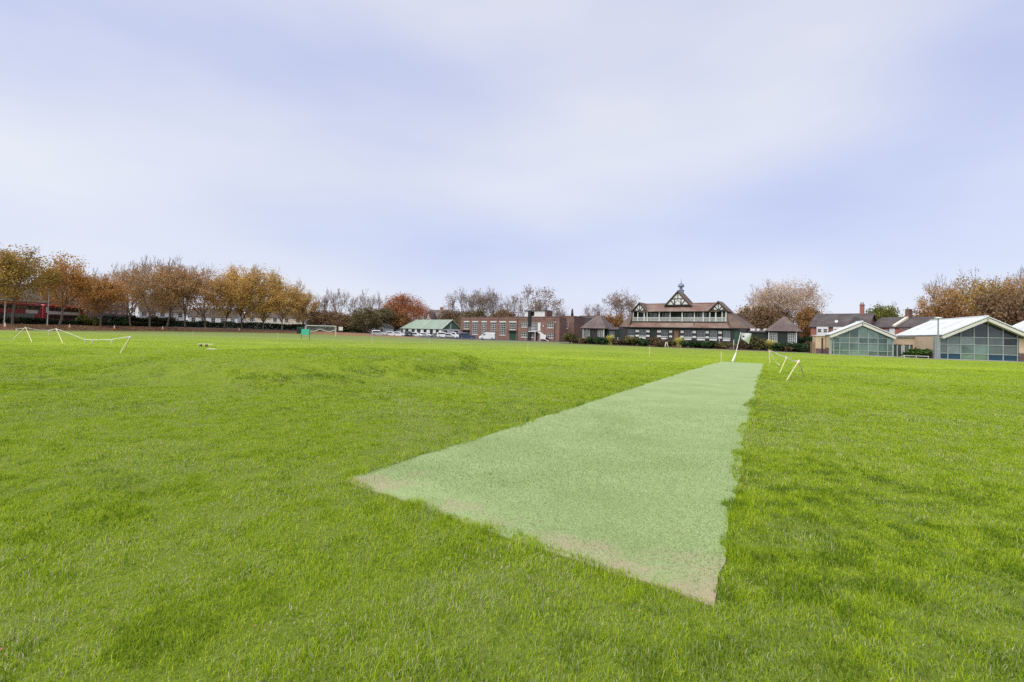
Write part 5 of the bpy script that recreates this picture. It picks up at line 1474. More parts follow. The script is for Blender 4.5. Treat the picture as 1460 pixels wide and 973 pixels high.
L2 = 8.28
s2 = froot('sports_hall_wing', 'larger glass gable of the sports hall with pale blinds and blue base panels', 'building', Q2, 'gabled wings of the glass sports hall')
cols2 = [Q2.x(p) for p in (1351.5, 1370, 1389, 1409, 1430.5)] + [Q2.x(1451)]
def p2(i, j):
    if j == 4 - 1 and i >= 0: return 'glassdark' if 1 <= i <= 6 else 'glassgreen'
    if j == 0: return 'bluepanel' if i in (0, 1, 4, 5) else 'glassgreen'
    if i in (2, 3) and j == 1: return 'glassgreen'  # olive reflection on the middle panes, put in as pane colour
    if i == 5 and j == 2: return 'glassdark'
    return 'blind'
D2 = 13.5
glass_gable(s2, L2, 2.72, 4.9, .1, D2, cols2, [.72, 1.78, 2.66], p2, front=-.9)
q = MB(); q.box(Q2.x(1453), L2 + .35, -.02, .3, .95, 2.6); q.build('stone_pier', M['stone'], s2)
MB().box(Q2.x(1453) - .03, L2 + .4, -.05, .3, -.1, .948).build('plinth', M['plinth'], s2)
# left flank: stone wall set back, a recessed entrance, and the dark corner pier
q = MB(); wall(q, -.02, D2 - 1, -.1, 2.7, 0, [(8.4, 11.8, .1, 1.85)], .4)
fw = q.build('flank_wall', M['stone'], s2); fw.rotation_euler = (0, 0, -PI / 2); fw.location = (-.1, D2 - 1, 0); 
for v in fw.data.vertices: v.co.x = (D2 - 1) - v.co.x
fw.rotation_euler = (0, 0, PI / 2); fw.location = (-.12, .1, 0); fw.scale = (1, 1, 1)
for v in fw.data.vertices: v.co.x = (D2 - 1) - v.co.x; v.co.y = -v.co.y * -1
MB().box(-.17, -.13, .3, 7.6, -.1, .72).build('plinth', M['plinth'], s2)
MB().box(-.42, -.14, .12, .5, -.1, 2.6).build('corner_pier', M['grey'], s2)
# the link between the wings
lk = root('sports_hall_link', 'low buff stone link with a glazed entrance between the two glass gables', 'building', (*Q1.w(L1 + .15, 0), 0), Q1.ang)
v2 = Q2.w(-.3, 5.5); dx, dy = v2[0] - lk.location.x, v2[1] - lk.location.y
LK = dx * Q1.c + dy * Q1.s_; YK = 1.9
q = MB(); wall(q, 0, LK, -.1, 2.55, YK, [(.35, 1.5, 0, 1.6), (1.65, 2.9, 0, 1.6), (3.2, 3.9, .9, 1.6)], .25); q.quad((LK, YK, 0), (LK, 6, 0), (LK, 6, 2.55), (LK, YK, 2.55))
q.build('wall', M['stone'], lk)
MB().box(.37, 1.48, YK + .2, YK + .24, 0, 1.58).build('glass_door', M['glassgreen'], lk); MB().box(1.67, 2.88, YK + .2, YK + .24, 0, 1.58).build('glass_door', M['glassgreen'], lk)
MB().box(3.22, 3.88, YK + .2, YK + .24, .9, 1.58).build('window', M['pane'], lk)
q = MB()
for x in (.4, .95, 1.45, 1.72, 2.3, 2.85): q.box(x - .05, x + .05, YK + .1, YK + .196, 0, 1.6)
q.build('door_frames', M['greypale'], lk)
MB().box(-.05, LK + .1, YK - .25, 6.2, 2.552, 2.68).build('flat_roof', M['fascia_dk'], lk)
# third wing, running out of the picture
wv = Q2.w(L2 + 2.3, -.2)
s3 = root('sports_hall_wing', 'white-roofed wing of the sports hall at the right edge of the photo', 'building', (wv[0], wv[1], 0), Q2.ang, 'gabled wings of the glass sports hall')
glass_gable(s3, 8.28, 2.72, 5.15, .6, 14, [1.2, 2.6, 4.1, 5.6, 7.0], [.72, 1.78, 2.66], p2, front=-.9)
q = MB(); q.box(-.1, -.02, .2, 13, -.1, 2.5); q.build('side_wall', M['stone'], s3)
tm_ = MB(); tm_.box(-2.0, -.15, 1.2, 1.5, -.1, 2.5); tm_.build('stone_pier', M['stone'], s3)

# tarmac apron in front of the hall
ap = MB(); pts = [Q1.w(-1.5, -.7), Q1.w(L1, -.9), Q1.w(L1 + 2, -.6), Q2.w(-.6, -1.3), Q2.w(L2 + 12, -1.3), Q2.w(L2 + 12, 3), Q1.w(-1.5, 3)]
ap.prism_z(pts, -.02, .012); tag(ap.build('apron', M['concrete']), kind='structure')

# bush and low rail in front of the link
bp = Q1.w(L1 + 3.6, -.9)
shrub('bush', 'dense rounded green bush before the stone link of the sports hall', 1301, bp[1], 496.5, 44, 0, None, 1, name='shrub', x=bp[0])
bp2 = Q1.w(L1 + 1.9, -.6)
shrub('bush', 'smaller loose green bush beside the glazed entrance', 1288, bp2[1], 501, 22, 0, None, 2, name='shrub', x=bp2[0])
rr = Fr(1288, 58.2, 1325, 56.6)
rt = froot('low_rail', 'low white rail on short posts in front of the rounded green bush', 'rail', rr)
MB().tube([(0, 0, .3), (rr.L, 0, .3)], .03, 6).build('bar', M['white'], rt)
for xx in (.1, rr.L / 2, rr.L - .1): MB().tube([(xx, 0, -.02), (xx, 0, .28)], .025, 6).build('post', M['white'], rt)

# timber gate and fence by the right hut
gf_ = Fr(1155, 69.6, 1172, 68.2)
gr_ = froot('timber_gate', 'brown timber gate of horizontal boards left of the glass hall, with a black post', 'gate', gf_)
q = MB(); 
for i in range(6): q.box(.05, gf_.L - .1, 0, .04, .12 + i * .26, .30 + i * .26)
q.build('boards', M['woodbrown'], gr_)
for xx in (.08, gf_.L / 2): MB().box(xx - .06, xx + .06, .045, .12, -.05, 1.72).build('post', M['woodbrown'], gr_)
MB().box(gf_.L - .08, gf_.L + .06, -.02, .12, -.05, 2.25).build('gate_post', M['timber'], gr_)

# ------------------------------------------------------------------ lamp posts
def lamp(label, X_, Y_, z, top, twin=False, leafsign=None, r=.07):
    t = root('lamp_post' if not twin else 'floodlight_post', label, 'lamp post', (X_, Y_, z))
    h = top - z
    MB().tube([(0, 0, -.05), (0, 0, 1.2), (0, 0, 1.25), (0, 0, h)], [r * 1.35, r * 1.35, r, r * .75], 8).build('post', M['grey'] if not twin else M['greypale'], t)
    if twin:
        MB().bar((-.95, 0, h - .05), (.95, 0, h - .05), .08).build('crossarm', M['timber'], t)
        for s in (-1, 1):
            q = MB(); q.box(s * .72 - .36, s * .72 + .36, -.25, .3, h + .02, h + .2); ho = q.build('floodlight', M['timber'], t)
            MB().box(s * .72 - .3, s * .72 + .3, -.2, .25, h - .004, h + .016).build('lens', M['lampglass'], ho)
    else:
        hd = MB(); hd.lathe([(.06, h), (.34, h + .02), (.4, h + .08), (.3, h + .16), (.06, h + .22)], 12); hd.build('lamp_head', M['greypale'], t)
    return t
lp = lamp('twin-headed floodlight post with a small green sign, in front of the red buses', gx(67, 99), 99, .95, zat(71.5, 398.5, 99), True)
q = MB(); q.box(-.28, .28, -.16, -.1, zat(69, 446, 99) - .95, zat(69, 438, 99) - .95); q.build('sign_plate', M['mull'], lp)
lamp('grey lamp post with a flat round head beside the larger glass gable', gx(1337.5, 55.2), 55.2, 0, zat(1337.5, 455, 55.2), r=.085)
sp_ = lamp('tall thin street lamp behind the ochre tree at the far left', gx(45, 118), 118, 1.2, zat(47.5, 369, 118))
# white finger sign at the far left
fs = root('direction_sign', 'white sign panels on a tall pale post at the left edge of the photo', 'sign', (gx(5.5, 92), 92, 1.05), rad(35))
z1_, z2_ = zat(5, 427, 92) - 1.05, zat(5, 411, 92) - 1.05
MB().tube([(0, 0, -.05), (0, 0, z2_)], .09, 8).build('post', M['white'], fs)
MB().box(-.35, .35, -.14, -.09, z1_ - .1, z1_ + 1.0).build('panel', M['white'], fs)
MB().box(-1.2, -.36, -.14, -.1, z1_ - .2, z1_ + .05).build('arm_panel', M['white'], fs)

# ------------------------------------------------------------------ vehicles
def section_loft(mb, secs, m=0):
    """secs: (x, zb, zt, w, shoulder) rounded box sections along x"""
    rings = []
    for x, zb, zt, w_, sh in secs:
        rings.append([(x, -w_ + .06, zb), (x, -w_, zb + .12), (x, -w_, zt - sh), (x, -w_ + sh * .8, zt), (x, w_ - sh * .8, zt), (x, w_, zt - sh), (x, w_, zb + .12), (x, w_ - .06, zb)])
    k = 8; v = [p for r_ in rings for p in r_]; f = []
    for i in range(len(rings) - 1):
        for j in range(k): f.append((i * k + j, i * k + (j + 1) % k, (i + 1) * k + (j + 1) % k, (i + 1) * k + j))
    f += [tuple(range(k - 1, -1, -1)), tuple((len(rings) - 1) * k + j for j in range(k))]
    return mb.add(v, f, m)
def wheel(parent, x, y, r=.31, w_=.2):
    s = 1 if y > 0 else -1
    b = MB(); n = 14
    b.tube([(x, y - w_ / 2, r), (x, y + w_ / 2, r)], r, n); o = b.build('wheel', M['black'], parent)
    MB().tube([(x, y + s * w_ / 2 * 1.0, r), (x, y + s * (w_ / 2 + .012), r)], r * .62, n).build('rim', M['rim'], o)
def car(label, px, Y, rz, paint, kind='hatch', z=0., group='cars parked by the cottage and brick building'):
    t = root('parked_van' if kind == 'van' else 'parked_car', label, 'van' if kind == 'van' else 'car', (gx(px, Y), Y, z + .02), rz, group)
    b = MB()
    if kind == 'van':
        section_loft(b, [(-2.0, .35, 1.75, .84, .12), (-1.9, .25, 1.86, .86, .1), (.35, .22, 1.88, .86, .1), (.75, .22, 1.75, .86, .16), (1.25, .22, 1.12, .86, .1), (1.9, .24, .95, .82, .1), (2.12, .3, .78, .74, .1)])
        gw = [[(.5, 1.7), (1.18, 1.18), (.5, 1.18)]]
    elif kind == 'suv':
        section_loft(b, [(-2.15, .4, 1.0, .84, .1), (-2.05, .3, 1.55, .86, .2), (-1.7, .28, 1.74, .88, .22), (.2, .25, 1.74, .88, .22), (.95, .25, 1.1, .88, .1), (1.9, .26, .98, .84, .1), (2.2, .36, .8, .76, .1)])
        gw = [[(-1.75, 1.58), (.12, 1.6), (.75, 1.15), (-1.85, 1.1)]]
    else:
        section_loft(b, [(-2.0, .4, .85, .8, .1), (-1.9, .28, 1.05, .83, .1), (-1.45, .25, 1.42, .84, .22), (-.2, .23, 1.48, .84, .24), (.35, .23, 1.4, .84, .22), (1.1, .23, .98, .84, .1), (1.75, .26, .88, .8, .1), (2.05, .34, .68, .7, .1)])
        gw = [[(-1.35, 1.3), (-.1, 1.36), (.3, 1.3), (.85, .98), (-1.6, .95)]]
    b.build('body', M[paint], t, False)
    wdt = {'van': .865, 'suv': .885, 'hatch': .845}[kind]
    for s in (-1, 1):
        for g in gw:
            q = MB(); yy = (s * wdt - .006, s * wdt + .006)
            q.prism_y(g[::-1], min(yy), max(yy)); q.build('side_window', M['carglass'], t)
    if kind == 'van': ws = [(.8, 1.7), (1.22, 1.17)]
    elif kind == 'suv': ws = [(.26, 1.68), (.92, 1.14)]
    else: ws = [(.42, 1.37), (1.05, 1.01)]
    (xa, za), (xb, zb) = ws; q = MB(); q.slab([(xa, -.66, za + .03), (xb, -.74, zb + .03), (xb, .74, zb + .03), (xa, .66, za + .03)], .02); q.build('windscreen', M['carglass'], t)
    xr = {'van': -2.0, 'suv': -2.1, 'hatch': -1.72}[kind]; zr_ = {'van': 1.3, 'suv': 1.1, 'hatch': 1.0}[kind]
    q = MB(); q.slab([(xr - .03 if kind != 'hatch' else xr - .18, -.6, zr_), (xr - .03 if kind != 'hatch' else xr - .18, .6, zr_), (xr + .02 if kind != 'hatch' else xr + .2, .58, zr_ + .4), (xr + .02 if kind != 'hatch' else xr + .2, -.58, zr_ + .4)], .03); q.build('rear_window', M['carglass'], t)
    fx_ = {'van': 2.02, 'suv': 2.1, 'hatch': 1.95}[kind]; fz = {'van': .68, 'suv': .74, 'hatch': .62}[kind]
    for s in (-1, 1):
        MB().box(fx_, fx_ + .12, s * .58 - .14, s * .58 + .14, fz - .08, fz + .08).build('headlight', M['lampglass'], t)
        xr2 = {'van': -2.03, 'suv': -2.16, 'hatch': -2.02}[kind]
        MB().box(xr2, xr2 + .06, s * .68 - .08, s * .68 + .08, .7, .95).build('tail_light', M['tailred'], t)
        for x in (-1.3, 1.32): wheel(t, x, s * (wdt - .09))
    return t
GV = 'cars parked by the cottage and brick building'
a_b = B.ang
car('white van with rounded roof side-on before the tall windows of the brick building', 695.3, 124, a_b * .25 + PI, 'car_white', 'van')
car('dark navy estate car under the left end of the brick building', 665.5, 128, .1, 'car_navy', 'suv')
car('white car between the navy estate and the silver one', 651.5, 139, -.9, 'car_white', 'suv')
car('silver car at the right corner of the white cottage', 643.5, 140, -.5, 'car_silver', 'hatch')
car('white estate by the gable end of the cottage', 634, 141, -.2, 'car_white', 'suv')
car('grey car before the cottage doors', 626, 146, -.3, 'car_grey', 'hatch')
car('pale silver car below the green cottage window', 607, 146, -.25, 'car_silver', 'hatch')
car('white hatchback right of the black car', 594, 144, -.3, 'car_white', 'hatch')
car('black car facing the field between two white ones', 581.5, 142, -1.45, 'car_black', 'suv')
car('white hatchback left of the black car', 570, 143, -.3, 'car_white', 'hatch')
car('white car before the lean-to door', 559.5, 145, -.2, 'car_white', 'hatch')
car('long silver estate at the left end of the parked row', 541, 143, .05, 'car_silver', 'suv')
car('red car behind the green sign board', 420, 172, .3, 'car_red', 'hatch', z=1.15, group=None)
car('black van with a pale roof behind the small russet tree', 149, 121, 1.35, 'car_black', 'van', z=1.2, group=None)

def bus(label, x, y, rz, z, ad):
    t = root('double_decker_bus', label, 'bus', (x, y, z), rz, 'red double-decker buses waiting behind the trees')
    b = MB(); Lb = 5.2
    section_loft(b, [(-Lb, .35, 4.1, 1.1, .25), (-Lb + .15, .3, 4.35, 1.25, .22), (Lb - .35, .3, 4.35, 1.25, .22), (Lb - .05, .35, 4.1, 1.2, .3), (Lb + .05, .4, 2.6, 1.12, .2)])
    b.build('body', M['busred'], t)
    for s in (-1, 1):
        yy = sorted((s * 1.252, s * 1.262))
        for (z0, z1, x0, x1) in ((2.95, 3.75, -Lb + .4, Lb - .5), (1.25, 2.05, -Lb + 1.2, Lb - 1.7)):
            q = MB(); q.box(x0, x1, yy[0], yy[1], z0, z1); wo_2 = q.build('window_band', M['carglass'], t)
            n = 7; q = MB(); y2 = sorted((s * 1.264, s * 1.268))
            for i in range(1, n): xx = x0 + (x1 - x0) * i / n; q.box(xx - .05, xx + .05, y2[0], y2[1], z0, z1)
            q.build('pillars', M['busred'], wo_2)
        if ad == 'band':
            q = MB(); q.box(-Lb + .8, Lb - 2.2, *sorted((s * 1.252, s * 1.26)), 2.2, 2.85); q.build('advert_panel', M['white'], t)
        else:
            q = MB(); q.box(Lb - 3.4, Lb - 1.0, *sorted((s * 1.252, s * 1.26)), 2.15, 2.85); q.build('advert_panel', M['white'], t)
        for xw in (-Lb + 2.2, Lb - 2.4): wheel(t, xw, s * 1.16, .48, .28)
        q = MB(); q.box(-Lb + .2, Lb - .3, *sorted((s * 1.25, s * 1.258)), .35, .6); q.build('skirt', M['black'], t)
        MB().box(Lb - .02, Lb + .09, s * .85 - .15, s * .85 + .15, .6, .8).build('headlight', M['lampglass'], t)
    MB().box(Lb - .2, Lb + .07, -1.0, 1.0, 1.2, 2.3).build('windscreen', M['carglass'], t)
    MB().box(Lb - .2, Lb + .0, -1.0, 1.0, 2.85, 3.75).build('upper_windscreen', M['carglass'], t)
    return t
bus('red double-decker bus with a long white advert band, right of the floodlight post', -104.5, 112.3, rad(86), 1.22, 'band')
bus('red double-decker bus at the far left, half behind the olive and ochre plane tree', -103.2, 99.6, rad(86), 1.22, 'end')

# ------------------------------------------------------------------ hedge and railing along the verge
def hedge(name, label, pts, h, wdt, n, lm, z0):
    rn = np.random.default_rng(len(pts) + n)
    P_ = np.array(pts); seg = np.hypot(*np.diff(P_, axis=0).T); cum = np.r_[0, np.cumsum(seg)]
    s = rn.random(n) * cum[-1]; xx = np.interp(s, cum, P_[:, 0]); yy = np.interp(s, cum, P_[:, 1])
    top = h * (.75 + .4 * vnoise(s, s * 0, 3., 31))
    C = np.stack([xx + rn.normal(0, wdt / 2.5, n), yy + rn.normal(0, wdt / 2.5, n), z0 + top * rn.random(n) ** .8], 1)
    n1 = rn.normal(0, 1, (n, 3)); n1 /= np.linalg.norm(n1, axis=1)[:, None]; U = np.cross(n1, rn.normal(0, 1, (n, 3))); U /= np.linalg.norm(U, axis=1)[:, None]; W = np.cross(n1, U)
    sz = .17 * (.6 + .8 * rn.random((n, 1)))
    V = np.stack([C - U * sz, C - W * sz * .7, C + U * sz, C + W * sz * .7], 1).reshape(-1, 3)
    o = link(name, np_mesh(name, V, None, np.arange(4 * n).reshape(-1, 4), np.repeat(np.clip(.6 * vnoise(xx, yy, 2, 33) + .4 * rn.random(n), 0, 1), 4), [lm]))
    return tag(o, label, 'hedge')
hedge('hedge', 'low dark hedge with brown gaps along the top of the leafy verge, before the buses', [(-98.2, 60), (-99, 95), (-100.3, 122), (-101, 142)], 1.35, .9, 15000, LM['hedge'], 1.1)
def rail_fence(label, pts, h, z0):
    f = root('metal_railing', label, 'railing', (pts[0][0], pts[0][1], z0))
    q = MB(); p0 = pts[0]
    for a, b in zip(pts[:-1], pts[1:]):
        for z in (.15, h - .1): q.bar((a[0] - p0[0], a[1] - p0[1], z), (b[0] - p0[0], b[1] - p0[1], z), .05)
        n = int(math.hypot(b[0] - a[0], b[1] - a[1]) / .22)
        for i in range(n):
            x = a[0] + (b[0] - a[0]) * i / n - p0[0]; y = a[1] + (b[1] - a[1]) * i / n - p0[1]; q.bar((x, y, -.05), (x, y, h), .03)
    q.build('bars', M['dkgreen'], f)
rail_fence('dark green metal railing below the golden trees, left of the goal', [(-101.3, 143), (-94, 160), (-76, 166.8), (-60, 163)], 1.9, 1.12)
hedge('hedge', 'dark green hedge behind the railing under the golden trees', [(-102, 146), (-95, 163), (-76, 170), (-58, 166), (-49, 160)], 2.1, 1.4, 22000, LM['green'], 1.1)
shrub('midgreen', 'yellowing bush before the right end of the bus with the white band', 116, 112.5, 447, 13, 1.1, None, 0)
shrub('midgreen', 'small yellow-green bush at the foot of the small russet tree', 135, 114, 450, 9, 1.1, None, 1)
shrub('green', 'small green bush right of the black van on the verge', 163, 117, 453, 14, 1.1, None, 1)

# ------------------------------------------------------------------ goal, sign boards, cones
g0 = Fr(435.8, 113, 478.6, 116)
gl = froot('football_goal', 'white football goal with its net rolled up and sagging, in front of the brown bushes', 'goal', g0)
GLW, GH_ = g0.L, 2.44
for xx in (0, GLW): MB().tube([(xx, 0, -.02), (xx, 0, GH_)], .075, 8).build('post', M['goalwhite'], gl)
MB().tube([(-.07, 0, GH_), (GLW + .07, 0, GH_)], .075, 8).build('crossbar', M['goalwhite'], gl)
for xx in (0, GLW): MB().tube([(xx, 0, GH_), (xx - .15, .9, GH_ - .15), (xx - .1, 1.6, .9)], .04, 6).build('stanchion', M['goalwhite'], gl)
nt_ = MB(); zsag = lambda u: GH_ - .95 - .32 * abs(math.sin(u * PI * 2.1)) - .12 * math.sin(u * 9)
for i in range(37):
    u = i / 36; xx = GLW * u
    nt_.tube([(xx, .02, GH_ - .03), (xx, .75, GH_ - .3), (xx, .85, zsag(u) + .1)], .011, 3)
for j in range(6):
    f_ = j / 6
    nt_.tube([(GLW * i / 20, .2 + .6 * f_, GH_ - .1 - (GH_ - .1 - zsag(i / 20)) * f_) for i in range(21)], .011, 3)
nt_.build('net', M['net'], gl)
MB().tube([(GLW * i / 30, .86, zsag(i / 30)) for i in range(31)], .10, 7).build('rolled_net', M['tape'], gl)
sb = Fr(429.2, 70.5, 440.6, 70)
sg_ = froot('sign_board', 'green blank board on two dark legs standing out on the grass before the goal', 'sign', sb)
MB().box(0, sb.L, 0, .04, .76, 1.58).build('board', M['signgreen'], sg_)
for xx in (-.03, sb.L + .03): MB().tube([(xx, .06, -.02), (xx, .06, 1.5)], .03, 6).build('leg', M['timber'], sg_)
gbn = root('green_container', 'dark green lidded container behind the green sign board', 'container', (gx(428.5, 128), 128, .3), .2)
MB().box(-.85, .85, -.6, .6, .05, 1.35).build('body', M['dkgreen'], gbn); q = MB(); q.prism_y([(-.9, 1.352), (.9, 1.352), (.75, 1.75), (-.75, 1.75)], -.65, .65); q.build('lid', M['green'], gbn)
for sx in (-.7, .7): MB().tube([(sx, -.5, .06), (sx, .5, .06)], .08, 8).build('wheel', M['black'], gbn)
wbd = root('notice_board', 'square white notice board on two posts right of the goal', 'sign', (gx(485.5, 140), 140, .6))
MB().box(-.6, .6, -.04, 0, zat(485, 471.5, 140) - .6, zat(485, 466.3, 140) - .6).build('board', M['white'], wbd)
for sx in (-.45, .45): MB().tube([(sx, .05, -.3), (sx, .05, zat(485, 466.6, 140) - .6)], .04, 6).build('leg', M['timber'], wbd)

def cone_proto():
    t = root('traffic_cone', '', 'cone')
    q = MB(); q.box(-.2, .2, -.2, .2, 0, .04); q.build('base', M['orange'], t)
    q = MB(); q.lathe([(.16, .04), (.045, .75)], 12); q.build('cone_body', M['orange'], t)
    q = MB(); q.lathe([(.128, .27), (.094, .48)], 12); q.build('reflective_band', M['conewhite'], t)
    q = MB(); q.lathe([(.083, .57), (.062, .70)], 12); q.build('reflective_band', M['conewhite'], t)
    return t
cones = [(7, 'cone on the verge leaves at the far left, below the white direction sign'), (99, 'cone on the verge right of the orange-leaved tree'), (163, 'cone on the verge below the small green bush right of the black van'),
         (232, 'cone on the verge under the bare-topped brown trees'), (293, 'cone on the verge under the dense rust-brown tree'), (341, 'cone on the verge below the dark green railing')]
cp = cone_proto()
for i, (px, lb) in enumerate(cones):
    lo_y, hi_y = 60, 170                      # where the bearing crosses the verge line x = -91 - 1.6
    k = ray(px, 468); Yc = -93.2 * k[1] / k[0]; Xc = -93.2
    if px > 300: Yc = 153; Xc = Yc * k[0] / k[1]
    c = cp if i == 0 else dup(cp)
    c.location = (Xc, Yc, .38 if px < 300 else .5); c.scale = (1.25,) * 3; c['label'] = 'orange traffic ' + lb; c['group'] = 'traffic cones on the verge'

# ------------------------------------------------------------------ stakes, barrier tape, flag
def gz(x, y): return float(ground_z(np.array([x]), np.array([y]))[0])
def stake(label, base, Yb, tip, lean_y=0., r=.022, m='wood', group=None, name='wooden_stake', cap=None):
    bx_, by_ = gx(base[0], Yb), Yb
    d = ray(*tip); Yt = Yb + lean_y; tx, tz = d[0] * Yt / d[1], CAMH + d[2] * Yt / d[1]
    t = root(name, label, 'stake', (bx_, by_, gz(bx_, by_)), 0, group); tz -= gz(bx_, by_)
    MB().tube([(0, 0, -.05), ((tx - bx_) * .5, lean_y * .5, tz * .5), (tx - bx_, lean_y, tz)], [r * 1.1, r, r * .9], 6).build('shaft', M[m], t)
    if cap:
        q = MB(); v = Vector((tx - bx_, lean_y, tz)); q.tube([v * .86, v * 1.0], r * 1.7, 6); q.build('tape_wrap', M[cap], t)
    return (tx, Yt, tz + gz(bx_, by_))
def tape(label, pts, m='tape', group=None, wd=.02, sag=None, name='barrier_tape', knots=()):
    q = MB(); pts = [Vector(p) for p in pts]; fine = []
    for a, b in zip(pts[:-1], pts[1:]):
        n = max(3, int((b - a).length / .5))
        for i in range(n): fine.append(a.lerp(b, i / n))
    fine.append(pts[-1]); rg2 = random.Random(len(pts))
    # a ribbon that twists a little on its way
    for i in range(len(fine) - 1):
        a, b = fine[i], fine[i + 1]
        if (b - a).length < 1e-4: continue
    v, f = [], []
    for i, p in enumerate(fine):
        th = .8 * math.sin(i * .9); up = Vector((.25 * math.sin(th), .25 * math.cos(th * 2) * .4, 1)).normalized() * wd
        off = Vector((0, .004, 0))
        v += [p - up - off, p + up - off, p + up + off, p - up + off]
    for i in range(len(fine) - 1):
        for j in range(4): f.append((i * 4 + j, i * 4 + (j + 1) % 4, (i + 1) * 4 + (j + 1) % 4, (i + 1) * 4 + j))
    f += [(3, 2, 1, 0), tuple(len(v) - 4 + j for j in range(4))]
    q.add(v, f)
    for kpt in knots:
        kk = Vector(kpt); q.tube([kk + Vector((0, 0, .05)), kk + Vector((.03, 0, -.12)), kk + Vector((-.02, 0, -.26))], [.03, .045, .015], 5)
    o = q.build(name, M[m]); return tag(o, label, 'tape', group)
def at3(px, py, Y): d = ray(px, py); return (d[0] * Y / d[1], Y, max(.03, CAMH + d[2] * Y / d[1]))
SL = 'leaning stakes of the white tape barrier, left'
a1 = stake('pale stake rising to the leftmost stake head, its foot by the loose tape end', (19, 484.5), 42.5, (36, 467), -1, group=SL, cap='tape')
a2 = stake('yellowish stake leaning right from the leftmost stake pair', (46, 489), 38.5, (36.2, 466.8), 3, group=SL)
a3 = stake('yellowish stake leaning right from the second stake pair on the left', (90, 490), 37.6, (80, 469), 2.6, group=SL, cap='tape')
a4 = stake('short stake under the tape knot between the two left stake pairs', (69, 478), 56, (71, 470.5), 0, group=SL)
a5 = stake('front stake of the crossed pair where the white tape ends on the left', (170.5, 504.5), 26.8, (186, 480), 1.2, group=SL, cap='tape')
a6 = stake('rear stake of the crossed pair where the white tape ends on the left', (177, 499), 29.5, (187, 479.8), -1.3, group=SL)
tape('white barrier tape sagging onto the grass between the left stakes and the crossed stakes', [at3(2, 487, 41), at3(17, 485, 41.5), a1, at3(54, 471, 42), at3(68, 471.5, 43), a3, at3(100, 476, 37), at3(120, 484, 33), at3(135, 484.8, 32), at3(158, 484.5, 30), at3(172, 482, 28.5), a5],
     knots=[at3(121, 485, 33), at3(131, 485.5, 32), at3(159, 485.5, 30), at3(69, 472, 43), at3(23, 469.5, 41)])
tape('loose white tape running behind from the leftmost stakes towards the floodlight post', [at3(22, 470.5, 44), at3(28, 468.5, 44), at3(38, 468.2, 44), at3(56, 470.5, 46), at3(75, 471.2, 47)])
SR = 'leaning stakes beside the far end of the pitch'
b1 = stake('upright stake farthest from the camera right of the pitch', (1097.6, 519.4), 33.7, (1096.8, 500), 0, group=SR, cap='tapered')
b2 = stake('middle one of the stakes by the far right corner of the pitch', (1111.3, 531.2), 24.7, (1121.8, 509.5), .6, group=SR, cap='tape')
b3 = stake('stake leaning right to the red and white tape, nearest to the camera', (1120.5, 543), 19.9, (1139.3, 514.4), 1.0, group=SR, cap='tapered')
b4 = stake('stake leaning left against the nearest stake, wrapped in red and white tape', (1147.6, 537), 22.4, (1138.2, 516), -1.5, group=SR)
tape('white tape strung between the leaning stakes right of the pitch', [b1, at3(1104, 502.5, 31), at3(1112, 506.5, 28), at3(1116, 508, 26.5), b2, at3(1130, 515.2, 23.5), b3], wd=.026)
tape('slack tape trailing down to the grass from the far upright stake', [b1, at3(1101, 508, 32), at3(1107, 517, 30.5), at3(1112, 520.5, 30)], wd=.03)
tape('red and white tape fluttering down the nearest crossed stakes', [b3, at3(1140, 521, 21.5), at3(1143, 528, 21.8), at3(1145, 531, 22)], 'tapered', wd=.075)
stake('short pale stake at the left far corner of the pitch', (1028, 516.2), 35.6, (1028.6, 501.5), 0)
# field-edge markers
for px, py, pt in ((275, 478, 473), (396, 484, 475), (530.5, 491, 478.5), (612, 492, 484), (752.5, 502, 490), (926, 508.5, 495)):
    Yb = G(px, py)[1]
    lbl = {275: 'short pale marker stake at the verge below the russet trees', 396: 'thin marker stake left of the green sign board', 530: 'thin marker stake on the grass before the silver estate car', 612: 'thin marker stake on the grass before the cottage doors',
           752: 'thin yellow marker stake on the grass before the brick building stairs', 926: 'thin yellow-topped marker stake on the grass before the pavilion'}[int(px)]
    stake(lbl, (px, py), Yb, (px + .3, pt), 0, r=.02, group='marker stakes round the field', name='marker_stake', cap='tape')
# flag on its pole
fb = (gx(1044.6, 36), 36.0); ft = at3(1056.2, 474.5, 36.2)
fl_ = root('flag_pole', 'white leaning pole with its foot bound in plastic, at the far end of the pitch', 'pole', (fb[0], fb[1], 0))
MB().tube([(0, 0, -.05), (.22, .05, .5), (ft[0] - fb[0], .2, ft[2] + .02)], [.035, .032, .026], 8).build('shaft', M['white'], fl_)
MB().tube([(-.02, 0, .0), (.16, .03, .38), (.27, .06, .66)], [.08, .075, .045], 7).build('plastic_wrap', M['plastic'], fl_)
fgv, fgf = [], []; NU, NV = 9, 6
cr_ = [at3(1057, 474.8, 36.2), at3(1070.5, 475.6, 36.6), at3(1069, 491, 36.7), at3(1057, 483.5, 36.2)]
for i in range(NU):
    for j in range(NV):
        u, v_ = i / (NU - 1), j / (NV - 1)
        p = Vector(cr_[0]).lerp(Vector(cr_[1]), u).lerp(Vector(cr_[3]).lerp(Vector(cr_[2]), u ** 1.2), v_)
        p.y += .12 * math.sin(u * 5 + v_ * 3) * u; fgv.append(p)
for i in range(NU - 1):
    for j in range(NV - 1):
        if 1 <= i <= 3 and j == 2 and i < 3: continue          # torn open near the pole
        fgf.append((i * NV + j, (i + 1) * NV + j, (i + 1) * NV + j + 1, i * NV + j + 1))
me = D.meshes.new('flag'); me.from_pydata(fgv, [], fgf); me.materials.append(M['plastic']); me.update()
fo2 = link('flag', me); md = fo2.modifiers.new('cloth', 'SOLIDIFY'); md.thickness = .006
